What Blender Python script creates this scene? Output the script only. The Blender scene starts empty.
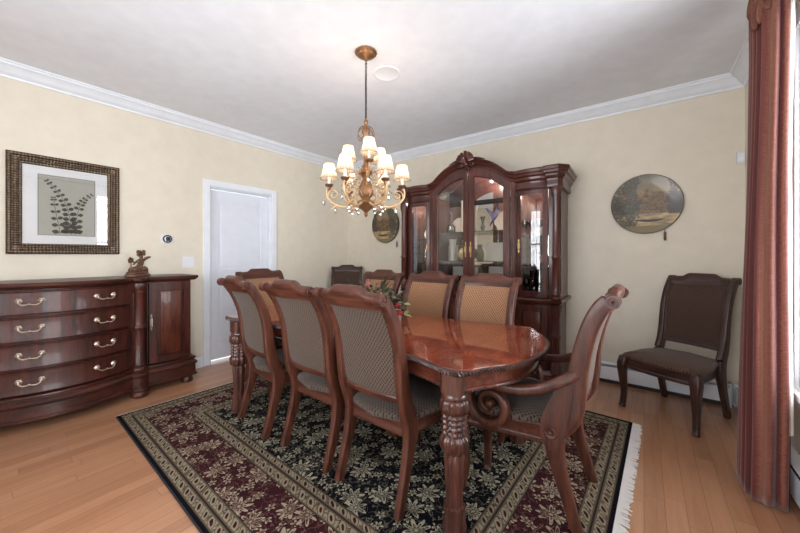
import bpy, math, random
from mathutils import Vector, Matrix
random.seed(7)
PI = math.pi
scene = bpy.context.scene
COL = scene.collection

# ------------------------------------------------------------------ camera
FPX = 326.0
cam_d = bpy.data.cameras.new('camera')
cam = bpy.data.objects.new('camera', cam_d)
COL.objects.link(cam)
cam.location = (0, 0, 1.24)
cam.rotation_euler = (PI / 2, 0, math.atan(244 / 326))
cam_d.sensor_width = 36
cam_d.lens = FPX / 800 * 36
cam_d.shift_y = -11.5 / 800
cam_d.clip_start = 0.02
scene.camera = cam

# ------------------------------------------------------------------ world, lights, exposure
W = bpy.data.worlds.new('world')
scene.world = W
W.use_nodes = True
W.node_tree.nodes['Background'].inputs[0].default_value = (0.85, 0.93, 1.0, 1)
W.node_tree.nodes['Background'].inputs[1].default_value = 1.2
scene.view_settings.view_transform = 'Standard'
scene.view_settings.look = 'None'
scene.view_settings.gamma = 1.0
scene.view_settings.use_curve_mapping = False
scene.view_settings.exposure = 0.42
scene.cycles.use_denoising = True
scene.cycles.max_bounces = 10
scene.cycles.sample_clamp_indirect = 6.0


def area(name, loc, rot, sx, sy, power, color):
    d = bpy.data.lights.new(name, 'AREA')
    d.shape = 'RECTANGLE'
    d.size = sx
    d.size_y = sy
    d.energy = power
    d.color = color
    o = bpy.data.objects.new(name, d)
    o.location = loc
    o.rotation_euler = rot
    COL.objects.link(o)
    return o


# daylight through the right-wall windows, plus fill added behind the camera
area('daylight_right', (1.0, 2.07, 1.5), (0, PI / 2 + 0.15, 0), 2.0, 1.3, 95, (0.93, 0.96, 1.0))
area('daylight_right_near', (1.0, -0.55, 1.5), (0, PI / 2 + 0.25, 0), 2.0, 1.5, 105, (0.93, 0.96, 1.0))
area('fill_front', (-1.28, -1.85, 1.4), (PI / 2 + 0.3, 0, 0), 2.4, 2.0, 115, (0.95, 0.97, 1.0))  # added fill lamp, tilted up to brighten the ceiling


# ------------------------------------------------------------------ node helpers
class S:
    """a node socket with arithmetic"""
    def __init__(s, t, k): s.t = t; s.k = k
    def _m(s, op, *o):
        n = s.t.nodes.new('ShaderNodeMath'); n.operation = op
        for i, v in enumerate((s,) + o):
            if isinstance(v, S): s.t.links.new(v.k, n.inputs[i])
            else: n.inputs[i].default_value = v
        return S(s.t, n.outputs[0])
    def __add__(s, o): return s._m('ADD', o)
    def __sub__(s, o): return s._m('SUBTRACT', o)
    def __mul__(s, o): return s._m('MULTIPLY', o)
    def __truediv__(s, o): return s._m('DIVIDE', o)
    def gt(s, o): return s._m('GREATER_THAN', o)
    def lt(s, o): return s._m('LESS_THAN', o)
    def sin(s): return s._m('SINE')
    def abs(s): return s._m('ABSOLUTE')
    def min(s, o): return s._m('MINIMUM', o)
    def max(s, o): return s._m('MAXIMUM', o)
    def floor(s): return s._m('FLOOR')
    def fract(s): return s._m('FRACT')
    def atan2(s, o): return s._m('ARCTAN2', o)
    def sqrt(s): return s._m('SQRT')
    def ss(s, a, b):
        n = s.t.nodes.new('ShaderNodeMapRange'); n.interpolation_type = 'SMOOTHSTEP'
        s.t.links.new(s.k, n.inputs['Value'])
        n.inputs['From Min'].default_value = a; n.inputs['From Max'].default_value = b
        return S(s.t, n.outputs[0])
    def inv(s): return (s * -1.0) + 1.0


def new_mat(name, rough=0.5, metal=0.0, coat=0.0, spec=0.5):
    m = bpy.data.materials.new(name); m.use_nodes = True
    t = m.node_tree; b = t.nodes['Principled BSDF']
    b.inputs['Roughness'].default_value = rough
    b.inputs['Metallic'].default_value = metal
    b.inputs['Coat Weight'].default_value = coat
    b.inputs['Coat Roughness'].default_value = 0.08
    b.inputs['Specular IOR Level'].default_value = spec
    return m, t, b


def coords(t, scale=(1, 1, 1), rot=(0, 0, 0)):
    tc = t.nodes.new('ShaderNodeTexCoord'); mp = t.nodes.new('ShaderNodeMapping')
    mp.inputs['Scale'].default_value = scale; mp.inputs['Rotation'].default_value = rot
    t.links.new(tc.outputs['Object'], mp.inputs[0])
    return mp.outputs[0]


def xyz(t, v=None):
    if v is None: v = coords(t)
    n = t.nodes.new('ShaderNodeSeparateXYZ'); t.links.new(v, n.inputs[0])
    return [S(t, n.outputs[i]) for i in range(3)]


def vec(t, x, y, z=0.0):
    n = t.nodes.new('ShaderNodeCombineXYZ')
    for i, v in enumerate((x, y, z)):
        if isinstance(v, S): t.links.new(v.k, n.inputs[i])
        else: n.inputs[i].default_value = v
    return n.outputs[0]


def noise(t, v, scale, detail=3, rough=0.5, dist=0.0):
    n = t.nodes.new('ShaderNodeTexNoise'); t.links.new(v, n.inputs['Vector'])
    n.inputs['Scale'].default_value = scale; n.inputs['Detail'].default_value = detail
    n.inputs['Roughness'].default_value = rough; n.inputs['Distortion'].default_value = dist
    return S(t, n.outputs[0])


def ramp(t, fac, stops):
    n = t.nodes.new('ShaderNodeValToRGB')
    while len(n.color_ramp.elements) < len(stops): n.color_ramp.elements.new(0.5)
    for e, (p, c) in zip(n.color_ramp.elements, stops):
        e.position = p; e.color = (*c, 1)
    t.links.new(fac.k, n.inputs[0])
    return n.outputs[0]


def mix(t, fac, a, b):
    n = t.nodes.new('ShaderNodeMix'); n.data_type = 'RGBA'
    if isinstance(fac, S): t.links.new(fac.k, n.inputs[0])
    else: n.inputs[0].default_value = fac
    for i, v in ((6, a), (7, b)):
        if isinstance(v, tuple): n.inputs[i].default_value = (*v, 1)
        else: t.links.new(v, n.inputs[i])
    return n.outputs[2]


def bump(t, b, h, strength=0.3, dist=0.002):
    n = t.nodes.new('ShaderNodeBump')
    n.inputs['Strength'].default_value = strength; n.inputs['Distance'].default_value = dist
    t.links.new(h.k, n.inputs['Height']); t.links.new(n.outputs[0], b.inputs['Normal'])


def srgb(r, g, b):
    return tuple((c / 255 / 12.92) if c / 255 <= 0.04045 else ((c / 255 + 0.055) / 1.055) ** 2.4 for c in (r, g, b))


# ------------------------------------------------------------------ materials
def plain(name, c, rough=0.5, metal=0.0, coat=0.0, spec=0.5):
    m, t, b = new_mat(name, rough, metal, coat, spec)
    n = noise(t, coords(t), 9, 3)
    t.links.new(mix(t, n, tuple(x * 0.93 for x in c), tuple(min(1, x * 1.07) for x in c)), b.inputs['Base Color'])
    return m


def wood(name, dark, light, axis='z', rough=0.32, coat=0.5, sc=1.0, lines=True):
    m, t, b = new_mat(name, rough, 0, coat, 0.4)
    k = {'x': (0.9, 9, 9), 'y': (9, 0.9, 9), 'z': (9, 9, 0.9)}[axis]
    v = coords(t, tuple(q * sc for q in k))
    a = noise(t, v, 3.0, 5, 0.6, 0.8)
    f = noise(t, v, 22, 3, 0.6)
    g = (a * 0.75 + f * 0.3).ss(0.32, 0.72)
    t.links.new(ramp(t, g, [(0, dark), (0.5, tuple((p + q) / 2 for p, q in zip(dark, light))), (1, light)]), b.inputs['Base Color'])
    if lines: bump(t, b, f, 0.06, 0.001)
    return m


M = {}
M['case_wood'] = wood('case_wood', srgb(36, 16, 12), srgb(85, 40, 29), 'z', 0.42, 0.15)
M['case_wood_h'] = wood('case_wood_h', srgb(34, 15, 11), srgb(81, 38, 27), 'x', 0.42, 0.15)
M['panel_wood'] = wood('panel_wood', srgb(53, 22, 14), srgb(100, 48, 30), 'z', 0.4, 0.2)
M['chair_wood'] = wood('chair_wood', srgb(49, 24, 17), srgb(93, 51, 37), 'z', 0.4, 0.15)
M['chair_wood_x'] = wood('chair_wood_x', srgb(49, 24, 17), srgb(93, 51, 37), 'x', 0.4, 0.15)
M['dark_chair_wood'] = wood('dark_chair_wood', srgb(38, 22, 18), srgb(76, 48, 39), 'z', 0.38, 0.3)
M['dark_chair_wood_x'] = wood('dark_chair_wood_x', srgb(38, 22, 18), srgb(76, 48, 39), 'x', 0.38, 0.3)
M['table_wood'] = wood('table_wood', srgb(57, 26, 20), srgb(114, 60, 43), 'x', 0.32, 0.5)
M['carved_wood'] = wood('carved_wood', srgb(41, 22, 18), srgb(93, 55, 45), 'z', 0.34, 0.45)
M['dark_edge'] = wood('dark_edge', srgb(33, 18, 16), srgb(79, 52, 46), 'x', 0.33, 0.4)


M['hutch_wood'] = wood('hutch_wood', srgb(44, 20, 16), srgb(98, 48, 38), 'z', 0.34, 0.4)
M['hutch_wood_h'] = wood('hutch_wood_h', srgb(42, 19, 15), srgb(94, 46, 36), 'x', 0.34, 0.4)


def table_top_mat():
    m, t, b = new_mat('table_top_wood', 0.07, 0, 0.5, 0.5)
    b.inputs['IOR'].default_value = 1.95
    b.inputs['Specular Tint'].default_value = (1.0, 0.82, 0.66, 1)
    b.inputs['Coat Roughness'].default_value = 0.03
    x, y, z = xyz(t)
    # book-matched crotch veneer across the width
    u = (x * 1.9).fract() - 0.5
    v = vec(t, u.abs() * 2.2, y * 2.4 - u.abs() * 1.4, 0.0)
    a = noise(t, v, 2.2, 3, 0.5, 0.7)
    f = noise(t, coords(t, (3, 16, 2)), 6, 3)
    g = (a * 0.9 + f * 0.06).ss(0.25, 0.8)
    t.links.new(ramp(t, g, [(0, srgb(104, 42, 24)), (0.5, srgb(140, 62, 36)), (1, srgb(170, 86, 52))]), b.inputs['Base Color'])
    return m


M['table_top'] = table_top_mat()


def fabric(name, base, dot, hi, ax):
    m, t, b = new_mat(name, 0.8, 0, 0, 0.2)
    x, y, z = xyz(t)
    v = z if ax == 'z' else y
    d = (x * (2 * PI / 0.019)).sin() * (v * (2 * PI / 0.024)).sin()
    s = d.ss(0.16, 0.42)
    w = noise(t, coords(t), 260, 2)
    base2 = mix(t, w.ss(0.3, 0.7), base, hi)
    t.links.new(mix(t, s, base2, dot), b.inputs['Base Color'])
    bump(t, b, s.inv() + w * 0.3, 0.3, 0.0015)
    b.inputs['Sheen Weight'].default_value = 0.15
    return m


M['fabric_gold'] = fabric('fabric_gold', srgb(146, 104, 77), srgb(90, 61, 45), srgb(171, 130, 97), 'z')
M['fabric_back'] = fabric('fabric_back', srgb(81, 66, 56), srgb(34, 26, 23), srgb(98, 81, 69), 'z')
M['fabric_seat'] = fabric('fabric_seat', srgb(74, 62, 55), srgb(30, 23, 21), srgb(91, 76, 66), 'y')
M['fabric_brown'] = fabric('fabric_brown', srgb(74, 54, 45), srgb(45, 32, 29), srgb(88, 67, 56), 'z')
M['fabric_brown_seat'] = fabric('fabric_brown_seat', srgb(88, 65, 54), srgb(50, 36, 32), srgb(106, 81, 68), 'y')

M['wall'] = plain('wall_paint', srgb(224, 215, 198), 0.75, spec=0.2)
M['ceiling'] = plain('ceiling_paint', srgb(238, 241, 247), 0.8, spec=0.2)
M['white'] = plain('white_paint', srgb(232, 236, 242), 0.45)
M['door_white'] = plain('door_paint', srgb(226, 230, 238), 0.4)
M['brass'] = plain('brass', (0.55, 0.4, 0.2), 0.3, 1.0)
M['pale_brass'] = plain('pale_brass', (0.55, 0.46, 0.37), 0.35, 0.8)
M['gold'] = plain('aged_gold', srgb(132, 96, 66), 0.4, 0.6)
M['ivory_gilt'] = plain('ivory_gilt', srgb(190, 156, 118), 0.4, 0.35)
M['bronze'] = plain('bronze_resin', (0.16, 0.08, 0.05), 0.35, 0.5)
M['dark_metal'] = plain('dark_metal', (0.05, 0.04, 0.035), 0.4, 0.8)
M['chrome'] = plain('steel', (0.6, 0.6, 0.62), 0.3, 1.0)
M['black'] = plain('black_plastic', (0.015, 0.015, 0.015), 0.4)
M['shadow_gap'] = plain('heater_gap_shade', (0.035, 0.03, 0.03), 0.7)  # near-black colour stands in for the shade inside the heaters
M['plastic'] = plain('white_plastic', srgb(226, 226, 230), 0.35)
M['bulb'] = None


def floor_mat():
    m, t, b = new_mat('oak_planks', 0.3, 0, 0.35)
    b.inputs['Coat Roughness'].default_value = 0.18
    x, y, z = xyz(t)
    w = 0.083
    row = (x / w).floor()
    wn = t.nodes.new('ShaderNodeTexWhiteNoise'); wn.noise_dimensions = '1D'
    t.links.new(row.k, wn.inputs['W'])
    off = S(t, wn.outputs['Value'])
    seg = (y / 1.1 + off * 7.0)
    wn2 = t.nodes.new('ShaderNodeTexWhiteNoise'); wn2.noise_dimensions = '2D'
    t.links.new(vec(t, row, seg.floor()), wn2.inputs['Vector'])
    tone = S(t, wn2.outputs['Value'])
    g = noise(t, vec(t, x * 14.0, y * 1.0 + tone * 30.0, tone * 9.0), 2.6, 5, 0.6, 0.7)
    c = ramp(t, (g * 0.65 + tone * 0.35), [(0.15, srgb(156, 108, 78)), (0.5, srgb(180, 130, 97)), (0.85, srgb(198, 150, 116))])
    e = (x / w).fract(); e = e.min(e.inv())
    s = seg.fract(); s = s.min(s.inv())
    gap = (e.lt(0.018)).max(s.lt(0.0012))
    t.links.new(mix(t, gap * 0.6, c, srgb(104, 66, 46)), b.inputs['Base Color'])
    bump(t, b, gap.inv(), 0.3, 0.001)
    return m


M['floor'] = floor_mat()

RHX, RHY = 1.53, 1.18


def rug_mat():
    m, t, b = new_mat('persian_rug', 0.95, 0, 0, 0.1)
    x, y, z = xyz(t)
    d = (x.abs() * -1.0 + RHX).min(y.abs() * -1.0 + RHY)
    ivory, olive, burg, black = srgb(138, 127, 106), srgb(90, 82, 66), srgb(54, 22, 27), srgb(13, 12, 18)
    base = vec(t, x, y, 0.0)
    wx = x + (noise(t, base, 11.0, 2) - 0.5) * 0.035
    wy = y + (noise(t, vec(t, y, x, 3.0), 11.0, 2) - 0.5) * 0.035
    wbase = vec(t, wx, wy, 0.0)

    def flowers(scale, rad, pet, rnd):
        vo = t.nodes.new('ShaderNodeTexVoronoi'); vo.voronoi_dimensions = '2D'
        vo.inputs['Scale'].default_value = scale; vo.inputs['Randomness'].default_value = rnd
        t.links.new(wbase, vo.inputs['Vector'])
        dist = S(t, vo.outputs['Distance'])
        px, py, _ = xyz(t, vo.outputs['Position'])
        ang = (wy - py).atan2(wx - px)
        pos_ang = ang
        lobes = (pos_ang * float(pet)).sin() * 0.34 + 0.68
        r = dist / (lobes * rad)
        return r, S(t, vo.outputs['Color'])
    r1, _ = flowers(5.6, 0.36, 8, 0.8)
    r2, _ = flowers(13.0, 0.32, 5, 0.9)
    r3, _ = flowers(30.0, 0.30, 3, 1.0)
    n1 = noise(t, base, 9.0, 1, 0.4, 1.2)
    n2 = noise(t, base, 17.0, 1, 0.4, 0.8)
    vine = ((n1 - 0.5).abs().lt(0.011)).max((n2 - 0.47).abs().lt(0.017))
    weave = noise(t, base, 260, 2)

    def pattern(bg, c1, c2, c3):
        c = mix(t, vine, bg, c3)
        c = mix(t, r3.lt(0.95) * (n2.gt(0.46)), c, c2)
        c = mix(t, r3.lt(0.45), c, bg)
        c = mix(t, r2.lt(1.12), c, bg)
        c = mix(t, r2.lt(0.98), c, c1)
        c = mix(t, r2.lt(0.55), c, c3)
        c = mix(t, r2.lt(0.25), c, bg)
        c = mix(t, r1.lt(1.25), c, bg)
        c = mix(t, r1.lt(1.0), c, c1)
        c = mix(t, r1.lt(0.80) * (n2.gt(0.5)), c, c3)
        c = mix(t, r1.lt(0.55), c, bg)
        c = mix(t, r1.lt(0.46), c, c2)
        c = mix(t, r1.lt(0.26), c, bg)
        c = mix(t, r1.lt(0.16), c, c1)
        return c
    field = pattern(black, srgb(156, 148, 128), srgb(112, 106, 90), srgb(76, 72, 62))
    main = pattern(burg, srgb(156, 142, 120), srgb(112, 90, 78), srgb(84, 58, 52))
    # guard bands: rosettes at even spacing
    along = x + y
    q = ((wx + wy) * 13.0).fract() - 0.5

    def guard(centre, half):
        v = (d - centre) / 0.09
        rr = (q * q + v * v).sqrt()
        c = mix(t, (n2 - 0.5).abs().lt(0.05), ivory, olive)
        c = mix(t, r2.lt(0.9), c, srgb(84, 70, 58))
        c = mix(t, r2.lt(0.6), c, srgb(140, 122, 98))
        c = mix(t, r3.lt(0.9), c, srgb(74, 58, 50))
        c = mix(t, rr.lt(0.36), c, srgb(78, 62, 54))
        c = mix(t, rr.lt(0.30), c, ivory)
        c = mix(t, rr.lt(0.14), c, burg)
        edge = (d - centre).abs()
        c = mix(t, edge.gt(half - 0.012), c, olive)
        c = mix(t, edge.gt(half - 0.005), c, srgb(48, 32, 34))
        return c
    c = black
    c = mix(t, d.gt(0.018), c, guard(0.048, 0.031))
    c = mix(t, d.gt(0.079), c, guard(0.110, 0.032))
    c = mix(t, d.gt(0.142), c, main)
    c = mix(t, d.gt(0.375), c, guard(0.410, 0.035))
    c = mix(t, d.gt(0.445), c, guard(0.470, 0.026))
    c = mix(t, d.gt(0.496), c, field)
    mul = t.nodes.new('ShaderNodeHueSaturation')
    t.links.new(c, mul.inputs['Color'])
    t.links.new((weave * 0.7 + 0.65).k, mul.inputs['Value'])
    t.links.new(mul.outputs[0], b.inputs['Base Color'])
    bump(t, b, weave, 0.5, 0.003)
    return m


M['rug'] = rug_mat()
M['fringe'] = plain('rug_fringe', srgb(214, 208, 204), 0.9)
M['rug_edge'] = plain('rug_binding', srgb(30, 28, 34), 0.9)


def glass_mat(name, tint=(1, 1, 1), refl=0.12, tr=0.9):
    m = bpy.data.materials.new(name); m.use_nodes = True
    t = m.node_tree; t.nodes.clear()
    out = t.nodes.new('ShaderNodeOutputMaterial')
    tr_ = t.nodes.new('ShaderNodeBsdfTransparent'); tr_.inputs[0].default_value = (*[c * tr for c in tint], 1)
    gl = t.nodes.new('ShaderNodeBsdfGlossy'); gl.inputs['Roughness'].default_value = 0.02
    lw = t.nodes.new('ShaderNodeLayerWeight'); lw.inputs[0].default_value = 0.35
    f = S(t, lw.outputs['Fresnel']) * 0.8 + refl
    mx = t.nodes.new('ShaderNodeMixShader')
    t.links.new(f.k, mx.inputs[0]); t.links.new(tr_.outputs[0], mx.inputs[1]); t.links.new(gl.outputs[0], mx.inputs[2])
    t.links.new(mx.outputs[0], out.inputs[0])
    return m


M['pane'] = glass_mat('pane_glass', refl=0.02, tr=0.96)
M['window_glass'] = glass_mat('window_glass', refl=0.02, tr=0.97)
M['glassware'] = glass_mat('glassware', (0.95, 0.97, 1.0), 0.22, 0.86)
M['crystal'] = glass_mat('crystal', (1, 0.97, 0.93), 0.3, 0.9)
M['shelf_glass'] = glass_mat('shelf_glass', (0.9, 1, 0.96), 0.06, 0.9)
M['mirror'] = plain('mirror', (0.8, 0.8, 0.78), 0.03, 1.0)
M['cabinet_lining'] = plain('cabinet_lining', srgb(196, 184, 160), 0.6)


def shade_mat():
    m = bpy.data.materials.new('shade_fabric'); m.use_nodes = True
    t = m.node_tree; t.nodes.clear()
    out = t.nodes.new('ShaderNodeOutputMaterial')
    x, y, z = xyz(t)
    pleat = (y.atan2(x) * 18.0).sin() * 0.5 + 0.5
    col = mix(t, pleat * 0.6, srgb(188, 178, 166), srgb(144, 130, 114))
    a = t.nodes.new('ShaderNodeBsdfTranslucent'); c = t.nodes.new('ShaderNodeBsdfDiffuse')
    t.links.new(col, a.inputs[0]); t.links.new(col, c.inputs[0])
    mx = t.nodes.new('ShaderNodeMixShader'); mx.inputs[0].default_value = 0.45
    t.links.new(a.outputs[0], mx.inputs[1]); t.links.new(c.outputs[0], mx.inputs[2])
    t.links.new(mx.outputs[0], out.inputs[0])
    return m


M['shade'] = shade_mat()


def emit(name, c, s):
    m, t, b = new_mat(name)
    b.inputs['Base Color'].default_value = (*c, 1)
    b.inputs['Emission Color'].default_value = (*c, 1); b.inputs['Emission Strength'].default_value = s
    return m


M['bulb'] = emit('bulb', (1.0, 0.86, 0.66), 4)


def curtain_mat():
    m, t, b = new_mat('striped_curtain', 0.65, 0, 0, 0.3)
    uv = t.nodes.new('ShaderNodeUVMap')
    u, v, _ = xyz(t, uv.outputs[0])
    wob = noise(t, vec(t, u * 2.0, v * 60.0), 3.0, 2)
    s1 = (u * 6.5 + wob * 0.10 + 0.80).fract()
    wv = noise(t, vec(t, u * 60.0, v * 300.0), 2.0, 2)
    dk_, rd_, gd_ = srgb(62, 23, 22), srgb(94, 37, 32), srgb(146, 94, 72)
    c = ramp(t, s1, [(0.0, dk_), (0.10, rd_), (0.16, gd_), (0.20, rd_), (0.32, dk_), (0.40, rd_), (0.50, gd_), (0.66, srgb(152, 102, 80)), (0.74, rd_), (0.82, srgb(122, 68, 54)), (0.86, dk_), (1.0, dk_)])
    c = mix(t, wv.ss(0.35, 0.7) * 0.55, c, rd_)
    t.links.new(c, b.inputs['Base Color'])
    bump(t, b, wv, 0.3, 0.002)
    b.inputs['Sheen Weight'].default_value = 0.3
    return m


M['curtain'] = curtain_mat()
M['curtain_heading'] = wood('curtain_heading', srgb(66, 30, 26), srgb(128, 82, 62), 'z', 0.8, 0.0, 3.0)
M['lining'] = plain('curtain_lining', srgb(236, 228, 214), 0.8)


def frame_mat():
    m, t, b = new_mat('antique_gilt_frame', 0.4, 0.6)
    x, y, z = xyz(t)
    k = ((x + z) * 0.0 + x * 330.0).sin() * 0.5 + ((z * 330.0).sin() * 0.5)
    n = noise(t, coords(t), 60, 3)
    t.links.new(ramp(t, (k * 0.3 + n * 0.8), [(0.2, srgb(48, 38, 32)), (0.5, srgb(96, 78, 60)), (0.9, srgb(150, 128, 98))]), b.inputs['Base Color'])
    return m


M['frame'] = frame_mat()
M['mat_board'] = plain('mat_board', srgb(246, 245, 244), 0.7)
M['print_paper'] = plain('print_paper', srgb(186, 184, 172), 0.7)
M['sprig'] = plain('sprig_ink', srgb(58, 56, 44), 0.7)


def painting_mat(name, seed, flip):
    m, t, b = new_mat(name, 0.35, 0, 0.3)
    x, y, z = xyz(t)
    x = x * flip
    p = vec(t, x, z, seed)
    n1 = noise(t, p, 7.0, 5, 0.65, 0.6)
    n2 = noise(t, vec(t, x * 1.0, z * 3.0, seed + 4), 11.0, 4, 0.6)
    n3 = noise(t, p, 34.0, 4, 0.7)
    sky = ramp(t, (z * 1.9 + n1 * 0.5), [(0.2, srgb(180, 140, 92)), (0.5, srgb(140, 120, 86)), (0.8, srgb(92, 88, 72))])
    c = sky
    # far woods band
    h = (n1 * 0.28 + (x * 3.0).sin() * 0.05)
    c = mix(t, (z - h + 0.06).ss(0.03, -0.02) * (z.gt(-0.09)), c, mix(t, n3.ss(0.35, 0.7), srgb(72, 54, 38), srgb(136, 104, 64)))
    # water
    water = ramp(t, n2, [(0.3, srgb(92, 82, 66)), (0.5, srgb(170, 142, 98)), (0.7, srgb(206, 180, 132))])
    c = mix(t, (z + 0.075 + n1 * 0.03).lt(0.0), c, water)
    # big foliage mass on the left
    fol = ((x + 0.02 + n1 * 0.26 - 0.10).lt(0.0)) * n3.gt(0.43)
    c = mix(t, fol * 0.85, c, mix(t, n3.ss(0.45, 0.65), srgb(34, 36, 34), srgb(86, 88, 72)))
    # tree on the right edge
    fol2 = ((x * -1.0 + 0.19 - n1 * 0.16 + 0.05).lt(0.0)) * (z.gt(-0.1)) * n3.gt(0.43)
    c = mix(t, fol2 * 0.9, c, srgb(52, 40, 30))
    # bank / boat shape
    e = ((x - 0.03) * 1.0 / 0.11); e2 = ((z + 0.155 + e * e * -0.012) / 0.012)
    c = mix(t, (e * e + e2 * e2).lt(1.0), c, srgb(36, 28, 22))
    c = mix(t, (z + 0.205 + n1 * 0.05 - 0.03).lt(0.0), c, srgb(120, 106, 70))
    t.links.new(c, b.inputs['Base Color'])
    return m


M['painting_a'] = painting_mat('lake_painting', 1.3, 1.0)
M['painting_b'] = painting_mat('woods_painting', 5.1, -1.0)
M['plate_rim'] = plain('plate_rim', srgb(70, 56, 42), 0.35)
M['china'] = plain('china', srgb(222, 214, 200), 0.25, coat=0.5)
M['china_pink'] = plain('pink_china', srgb(176, 86, 92), 0.3, coat=0.5)
M['china_blue'] = plain('blue_glass', srgb(52, 64, 130), 0.2, coat=0.6)
M['china_gold'] = plain('gold_china', srgb(188, 160, 112), 0.3, 0.3)
M['leaf'] = plain('leaf', srgb(96, 104, 66), 0.6)
M['leaf_pale'] = plain('pale_leaf', srgb(148, 156, 104), 0.6)
M['leaf_dark'] = plain('dark_leaf', srgb(58, 56, 44), 0.6)
M['petal_red'] = plain('red_petal', srgb(142, 30, 44), 0.6)
M['petal_dusty'] = plain('dusty_petal', srgb(150, 92, 84), 0.6)
M['basket'] = plain('wicker', srgb(110, 78, 50), 0.7)
M['nail'] = plain('nailhead', (0.16, 0.09, 0.05), 0.4, 0.8)
M['candle'] = plain('candle_sleeve', srgb(238, 226, 204), 0.5)
M['flesh_resin'] = plain('pale_resin', srgb(112, 82, 66), 0.4, 0.3)


# ------------------------------------------------------------------ mesh builder
class MB:
    def __init__(s): s.v = []; s.f = []; s.m = []
    def loft(s, rings, cap=True, closed=True, mi=0, loop=False):
        b = len(s.v); n = len(rings[0])
        for r in rings: s.v.extend([tuple(p) for p in r])
        R = len(rings)
        for i in range(R if loop else R - 1):
            i2 = (i + 1) % R
            for j in range(n if closed else n - 1):
                k = (j + 1) % n
                s.f.append((b + i * n + j, b + i * n + k, b + i2 * n + k, b + i2 * n + j)); s.m.append(mi)
        if cap and closed and not loop:
            s.f.append(tuple(b + j for j in reversed(range(n)))); s.m.append(mi)
            s.f.append(tuple(b + (R - 1) * n + j for j in range(n))); s.m.append(mi)
        return s
    def box(s, x0, x1, y0, y1, z0, z1, mi=0):
        s.loft([[(x0, y0, z0), (x1, y0, z0), (x1, y1, z0), (x0, y1, z0)], [(x0, y0, z1), (x1, y0, z1), (x1, y1, z1), (x0, y1, z1)]], mi=mi)
        return s
    def lathe(s, prof, c=(0, 0, 0), seg=20, rot=None, mi=0, flute=0, fa=0.0):
        rings = []
        for r, z in prof:
            ring = []
            for i in range(seg):
                a = 2 * PI * i / seg
                rr = max(r, 0.0004) * (1 + (fa * math.cos(a * flute) if flute else 0))
                p = Vector((rr * math.cos(a), rr * math.sin(a), z))
                if rot is not None: p = rot @ p
                ring.append(p + Vector(c))
            rings.append(ring)
        s.loft(rings, mi=mi)
        return s
    def sweep(s, path, sec, side=None, scale=None, mi=0, loop=False, cap=True):
        """sec = [(a,b)] in (side, normal) axes; scale(i/(n-1)) -> (sa, sb)"""
        P = [Vector(p) for p in path]; n = len(P); rings = []
        prev = None
        for i in range(n):
            if loop: T = P[(i + 1) % n] - P[i - 1]
            else: T = P[min(i + 1, n - 1)] - P[max(i - 1, 0)]
            if T.length < 1e-9: T = Vector((0, 0, 1))
            T.normalize()
            if side is not None: A = Vector(side)
            elif prev is not None: A = prev
            else: A = Vector((0, 0, 1)) if abs(T.z) < 0.9 else Vector((1, 0, 0))
            A = A - T * A.dot(T)
            if A.length < 1e-6: A = T.orthogonal()
            A.normalize(); prev = A
            N = T.cross(A)
            sa, sb = scale(i / (n - 1)) if scale else (1, 1)
            rings.append([P[i] + A * (a * sa) + N * (b * sb) for a, b in sec])
        s.loft(rings, cap=cap, mi=mi, loop=loop)
        return s
    def tube(s, path, r, seg=8, mi=0, loop=False):
        sec = [(math.cos(2 * PI * i / seg), math.sin(2 * PI * i / seg)) for i in range(seg)]
        f = r if callable(r) else (lambda t: r)
        return s.sweep(path, sec, None, lambda t: (f(t), f(t)), mi, loop)
    def prism(s, pts, axis, a0, a1, mi=0):
        def mk(p, q):
            return {'x': (q, p[0], p[1]), 'y': (p[0], q, p[1]), 'z': (p[0], p[1], q)}[axis]
        return s.loft([[mk(p, a0) for p in pts], [mk(p, a1) for p in pts]], mi=mi)
    def ball(s, c, r, seg=12, sx=1, sy=1, sz=1, mi=0):
        rings = []
        n = max(4, seg // 2)
        for i in range(n + 1):
            a = -PI / 2 + PI * i / n
            rr = max(math.cos(a), 0.02) * r
            rings.append([(c[0] + rr * sx * math.cos(2 * PI * j / seg), c[1] + rr * sy * math.sin(2 * PI * j / seg), c[2] + r * sz * math.sin(a)) for j in range(seg)])
        return s.loft(rings, mi=mi)
    def build(s, name, mat, parent=None, bevel=0.0, angle=38, smooth=True, sub=0, floor=False):
        if floor: s.v = [(v[0], v[1], max(v[2], 0.0)) for v in s.v]
        me = bpy.data.meshes.new(name)
        me.from_pydata([tuple(v) for v in s.v], [], s.f)
        mats = mat if isinstance(mat, (list, tuple)) else [mat]
        for q in mats: me.materials.append(M[q] if isinstance(q, str) else q)
        for p, k in zip(me.polygons, s.m): p.material_index = k
        import bmesh
        bm = bmesh.new(); bm.from_mesh(me)
        bmesh.ops.recalc_face_normals(bm, faces=bm.faces)
        bm.to_mesh(me); bm.free()
        if smooth:
            for p in me.polygons: p.use_smooth = True
            me.set_sharp_from_angle(angle=math.radians(angle))
        o = bpy.data.objects.new(name, me); COL.objects.link(o)
        if parent: o.parent = parent
        if bevel:
            b = o.modifiers.new('bevel', 'BEVEL'); b.width = bevel; b.segments = 2; b.limit_method = 'ANGLE'; b.angle_limit = math.radians(50)
        if sub:
            b = o.modifiers.new('sub', 'SUBSURF'); b.levels = sub; b.render_levels = sub
        return o


def thing(name, label, cat, loc=(0, 0, 0), rz=0.0, group=None):
    o = bpy.data.objects.new(name, None); COL.objects.link(o)
    o.location = loc; o.rotation_euler = (0, 0, rz); o.empty_display_size = 0.1
    o['label'] = label; o['category'] = cat
    if group: o['group'] = group
    return o


def tag(o, label, cat, group=None):
    o['label'] = label; o['category'] = cat
    if group: o['group'] = group
    return o


def struct(o): o['kind'] = 'structure'; return o


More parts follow.
